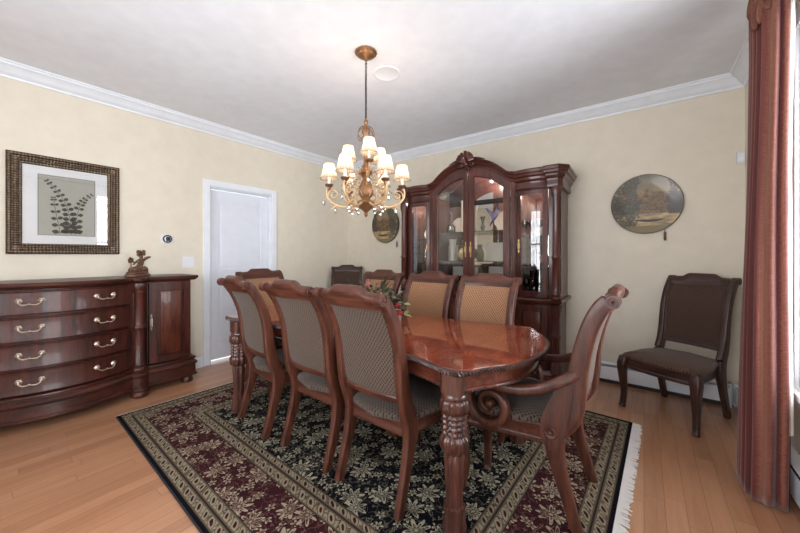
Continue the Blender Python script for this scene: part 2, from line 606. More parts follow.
def dup(root, loc=None, rz=None, label=None, group=None):
    r = root.copy(); COL.objects.link(r)
    if loc is not None: r.location = loc
    if rz is not None: r.rotation_euler = (0, 0, rz)
    if label: r['label'] = label
    if group: r['group'] = group
    for ch in list(root.children):
        c = ch.copy(); COL.objects.link(c); c.parent = r
        for g in ch.children:
            e = g.copy(); COL.objects.link(e); e.parent = c
    return r


def cr(pts, n=6, closed=False):
    """Catmull-Rom through points"""
    P = [Vector(p) for p in pts]; out = []; L = len(P)
    rng = range(L) if closed else range(L - 1)
    for i in rng:
        if closed: a, b, c, d = P[i - 1], P[i], P[(i + 1) % L], P[(i + 2) % L]
        else: a, b, c, d = P[max(i - 1, 0)], P[i], P[i + 1], P[min(i + 2, L - 1)]
        for k in range(n):
            t = k / n
            out.append(0.5 * ((2 * b) + (c - a) * t + (2 * a - 5 * b + 4 * c - d) * t * t + (3 * b - a - 3 * c + d) * t ** 3))
    if not closed: out.append(P[-1])
    return out


def rrect(w, h, r=0.3, n=3):
    """rounded rectangle section, half extents w,h; r fraction of the smaller"""
    q = min(w, h) * r; out = []
    for cx, cy, a0 in ((w - q, h - q, 0), (-w + q, h - q, 90), (-w + q, -h + q, 180), (w - q, -h + q, 270)):
        for i in range(n + 1):
            a = math.radians(a0 + 90 * i / n); out.append((cx + q * math.cos(a), cy + q * math.sin(a)))
    return out


def lerp_list(vals):
    def f(t):
        x = t * (len(vals) - 1); i = min(int(x), len(vals) - 2); k = x - i
        a, b = vals[i], vals[i + 1]
        if isinstance(a, tuple): return tuple(p * (1 - k) + q * k for p, q in zip(a, b))
        return (a * (1 - k) + b * k,) * 2
    return f


# ------------------------------------------------------------------ room shell
XL, XR, YB, YF, ZC = -3.93, 0.658, 3.8, -1.5, 2.71
TH = 0.12
struct(MB().box(XL - TH, XR + TH, YF - TH, YB + TH, -0.05, 0).build('floor', 'floor'))
struct(MB().box(XL - TH, XR + TH, YF - TH, YB + TH, ZC, ZC + 0.1).build('ceiling', 'ceiling'))
struct(MB().box(XL - TH, XR + TH, YB, YB + TH, 0, ZC).build('wall_back', 'wall'))
# left wall with door opening
DY0, DY1, DZ = 1.66, 2.42, 2.02
w = MB().box(XL - TH, XL, YF, DY0, 0, ZC).box(XL - TH, XL, DY1, YB, 0, ZC).box(XL - TH, XL, DY0, DY1, DZ, ZC)
struct(w.build('wall_left', 'wall'))
# right wall with two windows
W1 = (1.5, 2.64, 0.54, 2.44); W2 = (-1.2, 0.35, 0.54, 2.44)
w = MB()
w.box(XR, XR + TH, YF, W2[0], 0, ZC).box(XR, XR + TH, W2[1], W1[0], 0, ZC).box(XR, XR + TH, W1[1], YB, 0, ZC)
for q in (W1, W2): w.box(XR, XR + TH, q[0], q[1], 0, q[2]).box(XR, XR + TH, q[0], q[1], q[3], ZC)
struct(w.build('wall_right', 'wall'))
W3 = (-2.45, -0.1, 0.54, 2.44)  # opening added so the fill lamp shines in from behind the camera
w = MB().box(XL, W3[0], YF - TH, YF, 0, ZC).box(W3[1], XR, YF - TH, YF, 0, ZC)
w.box(W3[0], W3[1], YF - TH, YF, 0, W3[2]).box(W3[0], W3[1], YF - TH, YF, W3[3], ZC)
struct(w.build('wall_front', 'wall'))


def window(name, q, axis):
    y0, y1, z0, z1 = q
    def bx(mb, a0, a1, d0, d1, zz0, zz1):
        if axis == 'x': mb.box(XR + d0, XR + d1, a0, a1, zz0, zz1)
        else: mb.box(a0, a1, YF - d1, YF - d0, zz0, zz1)
    root = MB()
    c = 0.09
    for a in ((y0 - c, y0, z0 - c, z1 + c), (y1, y1 + c, z0 - c, z1 + c), (y0, y1, z1, z1 + c), (y0, y1, z0 - c, z0)):
        bx(root, a[0], a[1], -0.02, 0.0, a[2], a[3])
    o = struct(root.build(name, 'white', bevel=0.004))
    fr = MB(); s = 0.05
    mids = [y0 + (y1 - y0) * k for k in ((0.5,) if y1 - y0 < 2 else (0.333, 0.667))]
    bx(fr, y0, y0 + s, 0.03, 0.07, z0, z1); bx(fr, y1 - s, y1, 0.03, 0.07, z0, z1)
    bx(fr, y0 + s, y1 - s, 0.03, 0.07, z0, z0 + s); bx(fr, y0 + s, y1 - s, 0.03, 0.07, z1 - s, z1)
    for m_ in mids: bx(fr, m_ - 0.03, m_ + 0.03, 0.03, 0.07, z0 + s, z1 - s)
    bx(fr, y0 + s, y1 - s, 0.035, 0.065, (z0 + z1) / 2 - 0.02, (z0 + z1) / 2 + 0.02)
    fr.build('window_frame', 'white', o)
    g = MB(); bx(g, y0 + s, y1 - s, 0.048, 0.052, z0 + s, z1 - s); g.build('pane', 'window_glass', o)
    sl = MB(); bx(sl, y0 - c, y1 + c, -0.05, -0.02, z0 - 0.03, z0); sl.build('window_sill', 'white', o, bevel=0.004)
    lt = MB(); bx(lt, y1 - 0.30, y1 - 0.22, 0.0, 0.03, z0 + 0.01, z0 + 0.03); lt.build('latch', 'dark_metal', o)
    return o


window('window_1', W1, 'x'); window('window_2', W2, 'x'); window('fill_window', W3, 'y')


def sweep_wall(name, prof, path, mat, side_in):
    """prof = [(out, z)], path = [(x,y)] corners with per-corner mitre normals side_in"""
    rings = []
    for (x, y), (nx, ny) in zip(path, side_in):
        rings.append([(x + nx * o_, y + ny * o_, z) for o_, z in prof])
    return MB().loft(rings).build(name, mat, angle=25)


# crown moulding
cp = [(0, ZC - 0.105), (0.012, ZC - 0.105), (0.016, ZC - 0.09), (0.03, ZC - 0.082), (0.045, ZC - 0.062), (0.068, ZC - 0.036), (0.088, ZC - 0.026), (0.09, ZC - 0.012), (0.102, ZC - 0.010), (0.104, ZC), (0, ZC)]
names = [('trim_1', [(XL, YF), (XL, YB)], [(1, 1), (1, -1)]), ('trim_2', [(XL, YB), (XR, YB)], [(1, -1), (-1, -1)]),
         ('trim_3', [(XR, YB), (XR, YF)], [(-1, -1), (-1, 1)]), ('trim_4', [(XR, YF), (XL, YF)], [(-1, 1), (1, 1)])]
for nm, pth, sd in names: struct(sweep_wall(nm, cp, pth, 'white', sd))
# baseboards
bp = [(0, 0), (0.016, 0), (0.016, 0.09), (0.010, 0.105), (0.004, 0.115), (0, 0.115)]
struct(sweep_wall('baseboard_left', bp, [(XL, YF), (XL, DY0 - 0.075)], 'white', [(1, 0), (1, 0)]))
struct(sweep_wall('baseboard_left', bp, [(XL, DY1 + 0.075), (XL, YB)], 'white', [(1, 0), (1, 0)]))
struct(sweep_wall('baseboard_front', bp, [(XL, YF), (XR, YF)], 'white', [(0, 1), (0, 1)]))

# door 1 : casing, slab slightly ajar with panels, handle
d = MB(); c = 0.07
d.box(XL, XL + 0.018, DY0 - c, DY0, 0, DZ + c).box(XL, XL + 0.018, DY1, DY1 + c, 0, DZ + c).box(XL, XL + 0.018, DY0, DY1, DZ, DZ + c)
d.box(XL - TH, XL, DY0, DY0 + 0.015, 0, DZ).box(XL - TH, XL, DY1 - 0.015, DY1, 0, DZ).box(XL - TH, XL, DY0 + 0.015, DY1 - 0.015, DZ - 0.015, DZ)
door = struct(d.build('door_1', 'white', bevel=0.004))
s = MB(); x1 = XL - 0.05; x0 = XL - 0.085
dy0, dy1 = DY0 + 0.02, DY1 - 0.02
st = 0.10
zz = [0.03, 0.22, 0.95, 1.10, 1.88, DZ - 0.03]
s.box(x0, x1 - 0.008, dy0, dy1, 0.03, DZ - 0.03)
s.box(x1 - 0.008, x1, dy0, dy0 + st, 0.03, DZ - 0.03).box(x1 - 0.008, x1, dy1 - st, dy1, 0.03, DZ - 0.03)
for a, b in ((0.03, 0.22), (0.95, 1.08), (1.86, DZ - 0.03)): s.box(x1 - 0.008, x1, dy0 + st, dy1 - st, a, b)
for a, b in ((0.24, 0.93), (1.10, 1.84)): s.box(x1 - 0.008, x1 - 0.003, dy0 + st + 0.03, dy1 - st - 0.03, a, b)
slab = s.build('door_panel', 'door_white', door, bevel=0.003)
hg = MB()
for z in (0.3, 1.75): hg.box(x1, x1 + 0.01, dy0 - 0.004, dy0 + 0.008, z - 0.05, z + 0.05)
hg.build('hinge', 'chrome', door)
kn = MB(); rot = Matrix.Rotation(PI / 2, 3, 'Y')
kn.lathe([(0.027, 0), (0.027, 0.006), (0.011, 0.01), (0.011, 0.03), (0.022, 0.036), (0.027, 0.05), (0.02, 0.062), (0.004, 0.066)], (x1, dy1 - 0.07, 0.97), 20, rot)
kn.build('door_knob', 'brass', door)


# baseboard heaters
def heater(label, p0, p1, nx, ny, grp):
    L = math.hypot(p1[0] - p0[0], p1[1] - p0[1])
    t = thing('baseboard_heater', label, 'heater', (p0[0], p0[1], 0), math.atan2(p1[1] - p0[1], p1[0] - p0[0]), grp)
    sg = 1 if (Vector((math.cos(t.rotation_euler.z + PI / 2), math.sin(t.rotation_euler.z + PI / 2))).dot(Vector((nx, ny))) > 0) else -1
    cover = [(0.004, 0.19), (0.05, 0.19), (0.062, 0.183), (0.062, 0.178), (0.012, 0.185), (0.008, 0.02), (0.004, 0.02)]
    MB().loft([[(0, sg * a, z) for a, z in cover], [(L, sg * a, z) for a, z in cover]]).build('back_plate', 'white', t)
    front = [(0.058, 0.035), (0.064, 0.035), (0.068, 0.04), (0.068, 0.150), (0.064, 0.158), (0.060, 0.158)]
    MB().loft([[(0, sg * a, z) for a, z in front], [(L, sg * a, z) for a, z in front]]).build('front_cover', 'white', t)
    MB().box(0.02, L - 0.02, min(sg * 0.015, sg * 0.052), max(sg * 0.015, sg * 0.052), 0.0, 0.14).build('heating_element', 'shadow_gap', t)
    for a in (0.0, L - 0.012):
        MB().box(a, a + 0.012, min(sg * 0.004, sg * 0.070), max(sg * 0.004, sg * 0.070), 0.0, 0.19).build('end_cap', 'white', t)


heater('long white baseboard heater along the wall behind the lone dark side chair', (-0.52, YB), (0.57, YB), 0, -1, None)
heater('white baseboard heater on window wall beside the red curtain', (XR, YB - 0.02), (XR, -1.3), -1, 0, None)

# ------------------------------------------------------------------ rug
RC = (-1.64, 1.815); RA = math.radians(-2.2)
rug = thing('area_rug', 'black and burgundy floral oriental rug under the dining table', 'rug', (RC[0], RC[1], 0), RA)
MB().box(-RHX, RHX, -RHY, RHY, 0.001, 0.011).build('rug_field', 'rug', rug)
for sy in (-1, 1): MB().tube([(-RHX, sy * RHY, 0.0066), (RHX, sy * RHY, 0.0066)], 0.0055, 8).build('binding', 'rug_edge', rug)
for sx, ln in ((1, 0.055), (-1, 0.018)):
    fr = MB(); y = -RHY
    while y < RHY:
        L = ln * random.uniform(0.75, 1.1); dy = random.uniform(-0.012, 0.012)
        fr.tube([(sx * RHX * 0.999, y, 0.008), (sx * (RHX + L * 0.5), y + dy * 0.4, 0.008), (sx * (RHX + L), y + dy, 0.004)], 0.0034, 4)
        y += 0.0065
    o = fr.build('fringe', 'fringe', rug); o['kind'] = 'stuff'

RUGZ = 0.0115

# ------------------------------------------------------------------ chairs


def spiral(cx, cy, r0, r1, turns, a0, n=26, sgn=1):
    return [(cx + (r0 + (r1 - r0) * i / n) * math.cos(a0 + sgn * 2 * PI * turns * i / n), cy + (r0 + (r1 - r0) * i / n) * math.sin(a0 + sgn * 2 * PI * turns * i / n)) for i in range(n + 1)]


def make_chair(name, label, arm, wood1, wood2, fab, fabback, group=None):
    t = thing(name, label, 'chair', (0, 0, 0), 0, group)
    hw = 0.198 if arm else 0.193       # rear half width
    fw = 0.28 if arm else 0.25        # front half width
    # local frame: front +y, back -y
    dz = 0.0 if arm else -0.028
    k_ = 0.022 if arm else 0.0; kd = 1.3 if arm else 1.0
    SP = [(-0.272, 0.0), (-0.236, 0.12), (-0.198, 0.25), (-0.176, 0.36), (-0.184, 0.44), (-0.218 - k_, 0.52), (-0.240 - k_, 0.62), (-0.252 - k_, 0.72), (-0.274 - k_, 0.83), (-0.314 - k_ / 2, 0.93), (-0.358, 1.0), (-0.386, 1.036)]
    def xs(z): return hw + 0.012 + 0.006 * max(0, (z - 0.45) / 0.6)
    for sx in (-1, 1):
        # rear leg, up to the seat
        pl = cr([(sx * (xs(0) + 0.004 * (1 - z / 0.44)), y, z) for y, z in SP[:5]], 5)
        MB().sweep(pl, rrect(1, 1, 0.35), (1, 0, 0), lerp_list([(0.017, 0.023), (0.018, 0.025), (0.020, 0.031), (0.022, 0.042), (0.022, 0.044)])).build('leg', wood1, t, floor=True)
        # back post from the seat to the scrolled top
        ps = cr([(sx * xs(z), y, z) for y, z in SP[4:]], 5)
        post = MB().sweep(ps, rrect(1, 1, 0.4), (1, 0, 0), lerp_list([(a_, b_ * kd) for a_, b_ in ((0.022, 0.044), (0.022, 0.040), (0.022, 0.034), (0.021, 0.030), (0.021, 0.028), (0.021, 0.027), (0.021, 0.026), (0.021, 0.024))]))
        # scroll at the top, rolling back
        cx, cz = -0.404, 1.034
        post.sweep([(sx * (xs(1.05) - 0.021), cx, cz), (sx * (xs(1.05) + 0.023), cx, cz)], [(0.028 * math.cos(a * PI / 10), 0.028 * math.sin(a * PI / 10)) for a in range(20)], (0, 0, 1))
        sp = spiral(cx, cz, 0.024, 0.004, 1.6, PI / 2, 26, -1)
        post.tube([(sx * (xs(1.05) + 0.023), a, b) for a, b in sp], 0.0045, 6)
        post.ball((sx * (xs(1.05) + 0.025), cx, cz), 0.008, 8)
        # moulded inner line on the post side
        post.build('back_post', wood1, t)
        # front leg
        k = fw - 0.012
        if arm:
            fp = [(k, 0.245, 0.44), (k + 0.006, 0.262, 0.36), (k + 0.004, 0.256, 0.25), (k, 0.244, 0.13), (k + 0.006, 0.258, 0.03), (k + 0.008, 0.266, 0.0)]
        else:
            fp = [(k, 0.235, 0.405), (k + 0.008, 0.252, 0.345), (k + 0.006, 0.250, 0.25), (k + 0.002, 0.240, 0.13), (k + 0.006, 0.252, 0.03), (k + 0.009, 0.262, 0.0)]
        pl = cr([(sx * a, b, c_) for a, b, c_ in fp], 5)
        lg = MB().sweep(pl, rrect(1, 1, 0.5), (1, 0, 0), lerp_list([(0.029, 0.029), (0.033, 0.033), (0.026, 0.026), (0.020, 0.020), (0.018, 0.018), (0.021, 0.021)]))
        # carved knee bead
        lg.sweep([(sx * k - 0.030, 0.236, 0.430 + dz), (sx * k + 0.030, 0.236, 0.430 + dz)], [(0.030 * math.cos(a * PI / 6), 0.013 * math.sin(a * PI / 6)) for a in range(12)], (0, 1, 0))
        lg.build('leg', wood1, t, floor=True)
    # seat frame with bowed front
    out = []
    nb = 12
    for i in range(nb + 1):
        x = -fw + 2 * fw * i / nb
        out.append((x, 0.245 + 0.035 * (1 - (x / fw) ** 2)))
    out += [(hw + 0.005, -0.19), (-hw - 0.005, -0.19)]
    inn = [(x * 0.88, (y - 0.03) * 0.86) for x, y in out]
    dz = 0.0 if arm else -0.028
    z0, z1 = 0.345 + dz * 0.6, 0.432 + dz
    def rg(s_, z): return [(x * s_, (y - 0.03) * s_ + 0.03, z) for x, y in out]
    fr = MB().loft([rg(0.985, z0), rg(1.0, z0 + 0.006), rg(1.0, z0 + 0.02), rg(0.985, z0 + 0.026), rg(0.985, z1 - 0.02), rg(1.004, z1 - 0.01), rg(1.004, z1)])
    fr.build('seat_frame', wood2, t, angle=30)
    # seat cushion
    def rg2(s_, z):
        res = []
        P = cr([(x, y, 0) for x, y in out], 2, True)
        for p in P: res.append((p.x * s_, (p.y - 0.03) * s_ + 0.03, z))
        return res
    cu = MB().loft([rg2(0.97, 0.432 + dz), rg2(0.995, 0.440 + dz), rg2(0.995, 0.454 + dz), rg2(0.965, 0.466 + dz), rg2(0.87, 0.478 + dz), rg2(0.65, 0.488 + dz), rg2(0.35, 0.493 + dz), rg2(0.05, 0.494 + dz)])
    cu.build('seat_cushion', 'fabric_brown_seat' if fab == 'fabric_brown' else 'fabric_seat', t, angle=60)
    nl = MB()
    P = [Vector((p[0], p[1], 0.4375 + dz)) for p in rg2(1.0, 0)]
    acc = 0
    for i in range(len(P)):
        a, b = P[i], P[(i + 1) % len(P)]
        L = (b - a).length
        while acc < L:
            q = a.lerp(b, acc / L)
            if q.y > -0.17: nl.ball(q, 0.0042, 5)
            acc += 0.0115
        acc -= L
    if fab != 'fabric_brown': nl.build('nailhead_trim', 'nail', t)
    # back: y(z) along the stile curve
    curve = cr([(0, y, z) for y, z in SP[4:]], 8)
    def yz(z):
        for a, b in zip(curve, curve[1:]):
            if a.z <= z <= b.z: return a.y + (b.y - a.y) * (z - a.z) / (b.z - a.z)
        return curve[-1].y
    # upholstered panel
    def panel_ring(z, th, inset, bow=0.018):
        X = xs(z) - 0.012 - inset; y0 = yz(z); n = 9
        f_ = [(X * (-1 + 2 * i / n), y0 + th - bow * (1 - (2 * i / n - 1) ** 2), z) for i in range(n + 1)]
        b_ = [(X * (-1 + 2 * i / n), y0 - th - bow * (1 - (2 * i / n - 1) ** 2), z) for i in range(n + 1)]
        return f_ + b_[::-1]
    zs = [0.545 + (0.99 - 0.545) * i / 10 for i in range(11)]
    rings = [panel_ring(z, 0.016 if 0 < i < 10 else 0.012, 0.006) for i, z in enumerate(zs)]
    pn = MB().loft(rings)
    o = pn.build('back_panel', [fabback, fab], t, angle=70)
    for p in o.data.polygons:
        if p.normal.y > 0.2: p.material_index = 1
    # slim wooden surround inside the posts, and lower rail
    lr = MB().loft([panel_ring(0.508, 0.012, -0.002), panel_ring(0.513, 0.019, -0.002), panel_ring(0.540, 0.020, -0.002), panel_ring(0.548, 0.014, -0.002)])
    lr.build('lower_rail', wood2, t, angle=30)
    for sx in (-1, 1):
        pth = [(sx * (xs(z) - 0.022), yz(z) + 0.0, z) for z in zs]
        MB().sweep(pth, rrect(0.008, 0.020, 0.5), (1, 0, 0)).build('panel_surround', wood1, t)
    # crest rail: loft along x
    X = xs(1.02) - 0.012
    N = 28; rings = []
    for i in range(N + 1):
        u = -1 + 2 * i / N; x = u * X; au = abs(u)
        rise = 0.0
        if au < 0.46: rise = 0.026
        elif au < 0.66: rise = 0.026 * (1 - ((au - 0.46) / 0.20)) ** 1.3
        top = 1.058 + rise + 0.004 * math.cos(u * PI / 2)
        y0 = yz(1.005) - 0.018 * (1 - u * u)
        thk = 0.022
        rings.append([(x, y0 + thk, 0.980), (x, y0 + thk + 0.002, 0.992), (x, y0 + thk - 0.006, 1.018), (x, y0 + 0.002, top - 0.012), (x, y0 - 0.012, top - 0.001), (x, y0 - 0.028, top - 0.001),
                      (x, y0 - 0.043, top - 0.010), (x, y0 - 0.049, top - 0.024), (x, y0 - 0.042, top - 0.040 - rise * 0.3), (x, y0 - 0.026, 1.000), (x, y0 - 0.018, 0.980)])
    MB().loft(rings).build('crest_rail', wood2, t, angle=50)
    if arm:
        for sx in (-1, 1):
            A = fw + 0.008
            # arm runs from the post (y -0.23) forward, sweeps down to the scroll over the front leg
            pts = [(sx * (hw + 0.02), -0.265, 0.700), (sx * (A - 0.035), -0.20, 0.660), (sx * (A - 0.008), -0.12, 0.622), (sx * (A + 0.004), -0.03, 0.600), (sx * (A + 0.008), 0.05, 0.600), (sx * (A + 0.006), 0.12, 0.597), (sx * (A + 0.003), 0.175, 0.572)]
            sp = spiral(0.100, 0.497, 0.112, 0.026, 1.30, 0.30, 26, -1)
            pts += [(sx * A, a, b) for a, b in sp]
            P = cr(pts, 3); n = len(P)
            MB().sweep(P, rrect(1, 1, 0.6), (1, 0, 0), lerp_list([(0.022, 0.023), (0.028, 0.022), (0.029, 0.021), (0.028, 0.020), (0.026, 0.018), (0.024, 0.016), (0.022, 0.013), (0.020, 0.011)])).ball((sx * A, 0.100, 0.497), 0.024, 12, 1.1, 1, 1).build('arm', wood1, t)
            # rear bracket joining post, seat rail and rear leg, with rosette
            br = MB()
            oz = [(-0.140, 0.35), (-0.118, 0.44), (-0.150, 0.54), (-0.215, 0.68), (-0.262, 0.70), (-0.245, 0.54), (-0.205, 0.36)]
            br.prism([(p.x, p.y) for p in cr([(a, b, 0) for a, b in oz], 4, True)], 'x', sx * (hw + 0.018), sx * (hw + 0.040))
            rt = Matrix.Rotation(sx * PI / 2, 3, 'Y')
            br.lathe([(0.030, 0), (0.030, 0.006), (0.024, 0.010), (0.012, 0.007), (0.009, 0.014), (0.001, 0.016)], (sx * (hw + 0.039), -0.166, 0.420), 20, rt, flute=8, fa=0.08)
            br.build('arm_bracket', wood1, t)
    return t


G_near = None
chair = make_chair('side_chair', 'carved side chair nearest the camera, its woven back facing us', False, 'chair_wood', 'chair_wood_x', 'fabric_gold', 'fabric_back')
chair.location = (-1.115, 1.49, RUGZ); chair.rotation_euler = (0, 0, math.radians(-2))
dup(chair, (-1.645, 1.505, RUGZ), math.radians(-1), 'middle of the three side chairs pushed in along the near side')
dup(chair, (-2.205, 1.50, RUGZ), math.radians(-7), 'near-side side chair farthest left, closest to the white door')
dup(chair, (-0.965, 2.06, RUGZ), PI, 'far-side chair with golden woven back, in front of the hutch right door')
dup(chair, (-1.48, 2.065, RUGZ), PI, 'far-side chair with golden woven back, middle of its row')
dup(chair, (-2.03, 2.06, RUGZ), PI, 'far-side chair mostly hidden behind the flower arrangement')
for o in scene.objects:
    if o.get('category') == 'chair': o['group'] = 'upholstered side chairs around the table'
armc = make_chair('armchair', 'open-arm carved chair with scrolled arms at the right end of table', True, 'chair_wood', 'chair_wood_x', 'fabric_gold', 'fabric_back', 'armchairs at the table ends')
armc.location = (-0.50, 1.84, RUGZ); armc.rotation_euler = (0, 0, PI / 2 - math.radians(1.5))
dup(armc, (-2.84, 1.86, RUGZ), -PI / 2, 'armchair at the far left end of table, near the white door')
dk = make_chair('side_chair', 'dark brown upholstered side chair alone on bare floor by the red curtain', False, 'dark_chair_wood', 'dark_chair_wood_x', 'fabric_brown', 'fabric_brown', 'dark side chairs against the walls')
ang = math.atan2(-0.235, 0.394)   # direction from its left front leg to its right front leg
dk.location = (0.195, 3.345, 0); dk.rotation_euler = (0, 0, PI + math.radians(-29))
dup(dk, (-3.44, 3.28, 0), PI + math.radians(42), 'dark side chair in the far corner, only its back top showing')

# ------------------------------------------------------------------ dining table
TX, TY = -1.62, 1.748
tb = thing('dining_table', 'long polished mahogany dining table with carved edge and legs', 'table', (TX, TY, RUGZ))
q1 = [(0.0, 0.455), (0.40, 0.455), (0.65, 0.457), (0.77, 0.475), (0.86, 0.505), (0.93, 0.527), (0.995, 0.524), (1.045, 0.485), (1.085, 0.415), (1.145, 0.325), (1.200, 0.190), (1.224, 0.0)]
half = [p for p in q1] + [(x, -y) for x, y in q1[::-1][1:]]
full = half + [(-x, -y) for x, y in half[1:-1]]
outl = [(p.x, p.y) for p in cr([(x, y, 0) for x, y in full], 5, True)]


def off(pts, d_):
    n = len(pts); res = []
    for i in range(n):
        a, b = Vector(pts[i - 1]), Vector(pts[(i + 1) % n]); T = (b - a).normalized()
        nrm = Vector((T.y, -T.x)); c_ = Vector(pts[i])
        if nrm.dot(c_) < 0: nrm = -nrm
        res.append(tuple(c_ + nrm * d_))
    return res


def ring(d_, z): return [(x, y, z) for x, y in off(outl, d_)]


MB().loft([ring(-0.03, 0.722), ring(-0.012, 0.726), ring(-0.010, 0.742), ring(-0.014, 0.7475), ring(-0.05, 0.748), ]).build('tabletop', 'table_top', tb, angle=30)
# rope-carved edge: beads along the outline
ed = MB().loft([ring(-0.016, 0.724), ring(-0.004, 0.722), ring(0.0, 0.730), ring(-0.001, 0.738), ring(-0.010, 0.7465), ring(-0.016, 0.742)], loop=True)
OP = [Vector((x, y, 0)) for x, y in off(outl, -0.001)]
acc = 0.0
for i in range(len(OP)):
    a, b = OP[i], OP[(i + 1) % len(OP)]; L = (b - a).length
    T = (b - a).normalized() if L > 1e-6 else Vector((1, 0, 0))
    Nn = Vector((T.y, -T.x, 0))
    while acc < L:
        q = a.lerp(b, acc / L)
        ed.tube([q - T * 0.006 + Vector((0, 0, 0.724)), q + Nn * 0.001 + Vector((0, 0, 0.733)), q + T * 0.006 + Vector((0, 0, 0.743))], lerp_list([0.0035, 0.0065, 0.0035]) if False else (lambda t: 0.0035 + 0.003 * math.sin(PI * t)), 5)
        acc += 0.016
    acc -= L
ed.build('carved_edge', 'dark_edge', tb)
ap = MB().loft([ring(-0.075, 0.722), ring(-0.055, 0.715), ring(-0.060, 0.700), ring(-0.062, 0.652), ring(-0.054, 0.646), ring(-0.052, 0.636), ring(-0.062, 0.630), ring(-0.10, 0.630)])
ap.build('apron', 'table_wood', tb, angle=30)
sl_ = MB()
OP = [Vector((x, y, 0.637)) for x, y in off(outl, -0.052)]
acc = 0
for i in range(len(OP)):
    a, b = OP[i], OP[(i + 1) % len(OP)]; L = (b - a).length
    while acc < L:
        sl_.ball(a.lerp(b, acc / L), 0.0055, 5); acc += 0.013
    acc -= L
sl_.build('apron_beading', 'dark_edge', tb)


def table_leg(x, y):
    lg = MB()
    a0 = math.atan2(y, x) if False else (PI / 4)
    def sq(h, z, fl=0.0, r=0.35):
        return [(x + p[0], y + p[1], z) for p in rrect(h, h, r, 2)]
    # corner block
    lg.loft([sq(0.052, 0.625), sq(0.052, 0.71)])
    lg.lathe([(0.050, 0.600), (0.056, 0.605), (0.056, 0.618), (0.050, 0.626)], (x, y, 0), 28)
    # top carved capital (gadrooned)
    lg.lathe([(0.046, 0.535), (0.058, 0.540), (0.064, 0.556), (0.064, 0.585), (0.060, 0.597), (0.050, 0.603)], (x, y, 0), 60, flute=10, fa=0.07)
    # leaf-scaled shaft
    lg.lathe([(0.052, 0.440), (0.050, 0.47), (0.050, 0.50), (0.052, 0.540)], (x, y, 0), 48, flute=6, fa=0.05)
    for k in range(4):
        z = 0.442 + k * 0.024
        lg.lathe([(0.048, z), (0.055, z + 0.007), (0.053, z + 0.016), (0.048, z + 0.023)], (x, y, 0), 48, flute=12, fa=0.07)
    # lower carved collar
    lg.lathe([(0.036, 0.358), (0.050, 0.364), (0.060, 0.382), (0.063, 0.415), (0.060, 0.430), (0.050, 0.442)], (x, y, 0), 60, flute=10, fa=0.075)
    # tapering fluted shaft
    lg.lathe([(0.036, 0.10), (0.036, 0.16), (0.041, 0.26), (0.045, 0.33), (0.040, 0.362)], (x, y, 0), 48, flute=8, fa=0.07)
    # leaf-carved foot
    lg.lathe([(0.032, 0.0), (0.048, 0.004), (0.052, 0.020), (0.046, 0.05), (0.042, 0.085), (0.046, 0.105), (0.044, 0.125), (0.032, 0.13)], (x, y, 0), 60, flute=9, fa=0.09)
    lg.build('leg', 'carved_wood', tb, angle=50)


for sx in (-1, 1):
    for sy in (-1, 1): table_leg(sx * 0.948, sy * 0.447)

# ------------------------------------------------------------------ flower arrangement
fl = thing('flower_arrangement', 'low dried flower arrangement in woven bowl on dining table', 'flowers', (-1.60, 1.80, RUGZ + 0.7485))
MB().lathe([(0.05, 0), (0.06, 0.004), (0.085, 0.03), (0.095, 0.06), (0.098, 0.07), (0.088, 0.07), (0.07, 0.03), (0.02, 0.02)], seg=24, flute=12, fa=0.03).build('bowl', 'basket', fl)
rnd = random.Random(3)


def leafcluster(n, mat, rx, rz0, rz1, size, nm):
    mb = MB()
    for i in range(n):
        a = rnd.uniform(0, 2 * PI); r = rx * math.sqrt(rnd.uniform(0.05, 1)); z = rnd.uniform(rz0, rz1) * (1.15 - 0.6 * r / rx)
        c_ = Vector((r * math.cos(a), r * math.sin(a), max(z, 0.045)))
        dirv = Vector((math.cos(a) * rnd.uniform(0.3, 1), math.sin(a) * rnd.uniform(0.3, 1), rnd.uniform(-0.3, 1))).normalized()
        sd = dirv.cross(Vector((rnd.uniform(-1, 1), rnd.uniform(-1, 1), 1))).normalized()
        up = sd.cross(dirv)
        L = size * rnd.uniform(0.7, 1.3); Wd = L * 0.28
        rings = []
        for k, (w_, b_) in enumerate(((0.08, 0), (0.8, 0.03), (1.0, 0.07), (0.7, 0.06), (0.06, 0))):
            p = c_ + dirv * (L * k / 4)
            rings.append([p + sd * Wd * w_ + up * L * b_, p + up * (L * b_ + 0.0015), p - sd * Wd * w_ + up * L * b_, p + up * (L * b_ - 0.0015)])
        mb.loft(rings)
    mb.build(nm, mat, fl)


leafcluster(150, 'leaf', 0.21, 0.05, 0.26, 0.05, 'foliage')
leafcluster(110, 'leaf_pale', 0.24, 0.04, 0.22, 0.05, 'foliage')
leafcluster(260, 'leaf_dark', 0.23, 0.06, 0.29, 0.055, 'foliage')


def rose(c_, r, mat):
    mb = MB()
    mb.ball(c_, r * 0.55, 10)
    for k in range(11):
        a = k * 2.4; q = r * (0.35 + 0.05 * k)
        dx, dy = math.cos(a), math.sin(a)
        mb.ball((c_[0] + dx * q * 0.8, c_[1] + dy * q * 0.8, c_[2] + r * (0.35 - 0.07 * k)), r * 0.42, 8, 1, 1, 0.8)
    mb.build('flower', mat, fl)


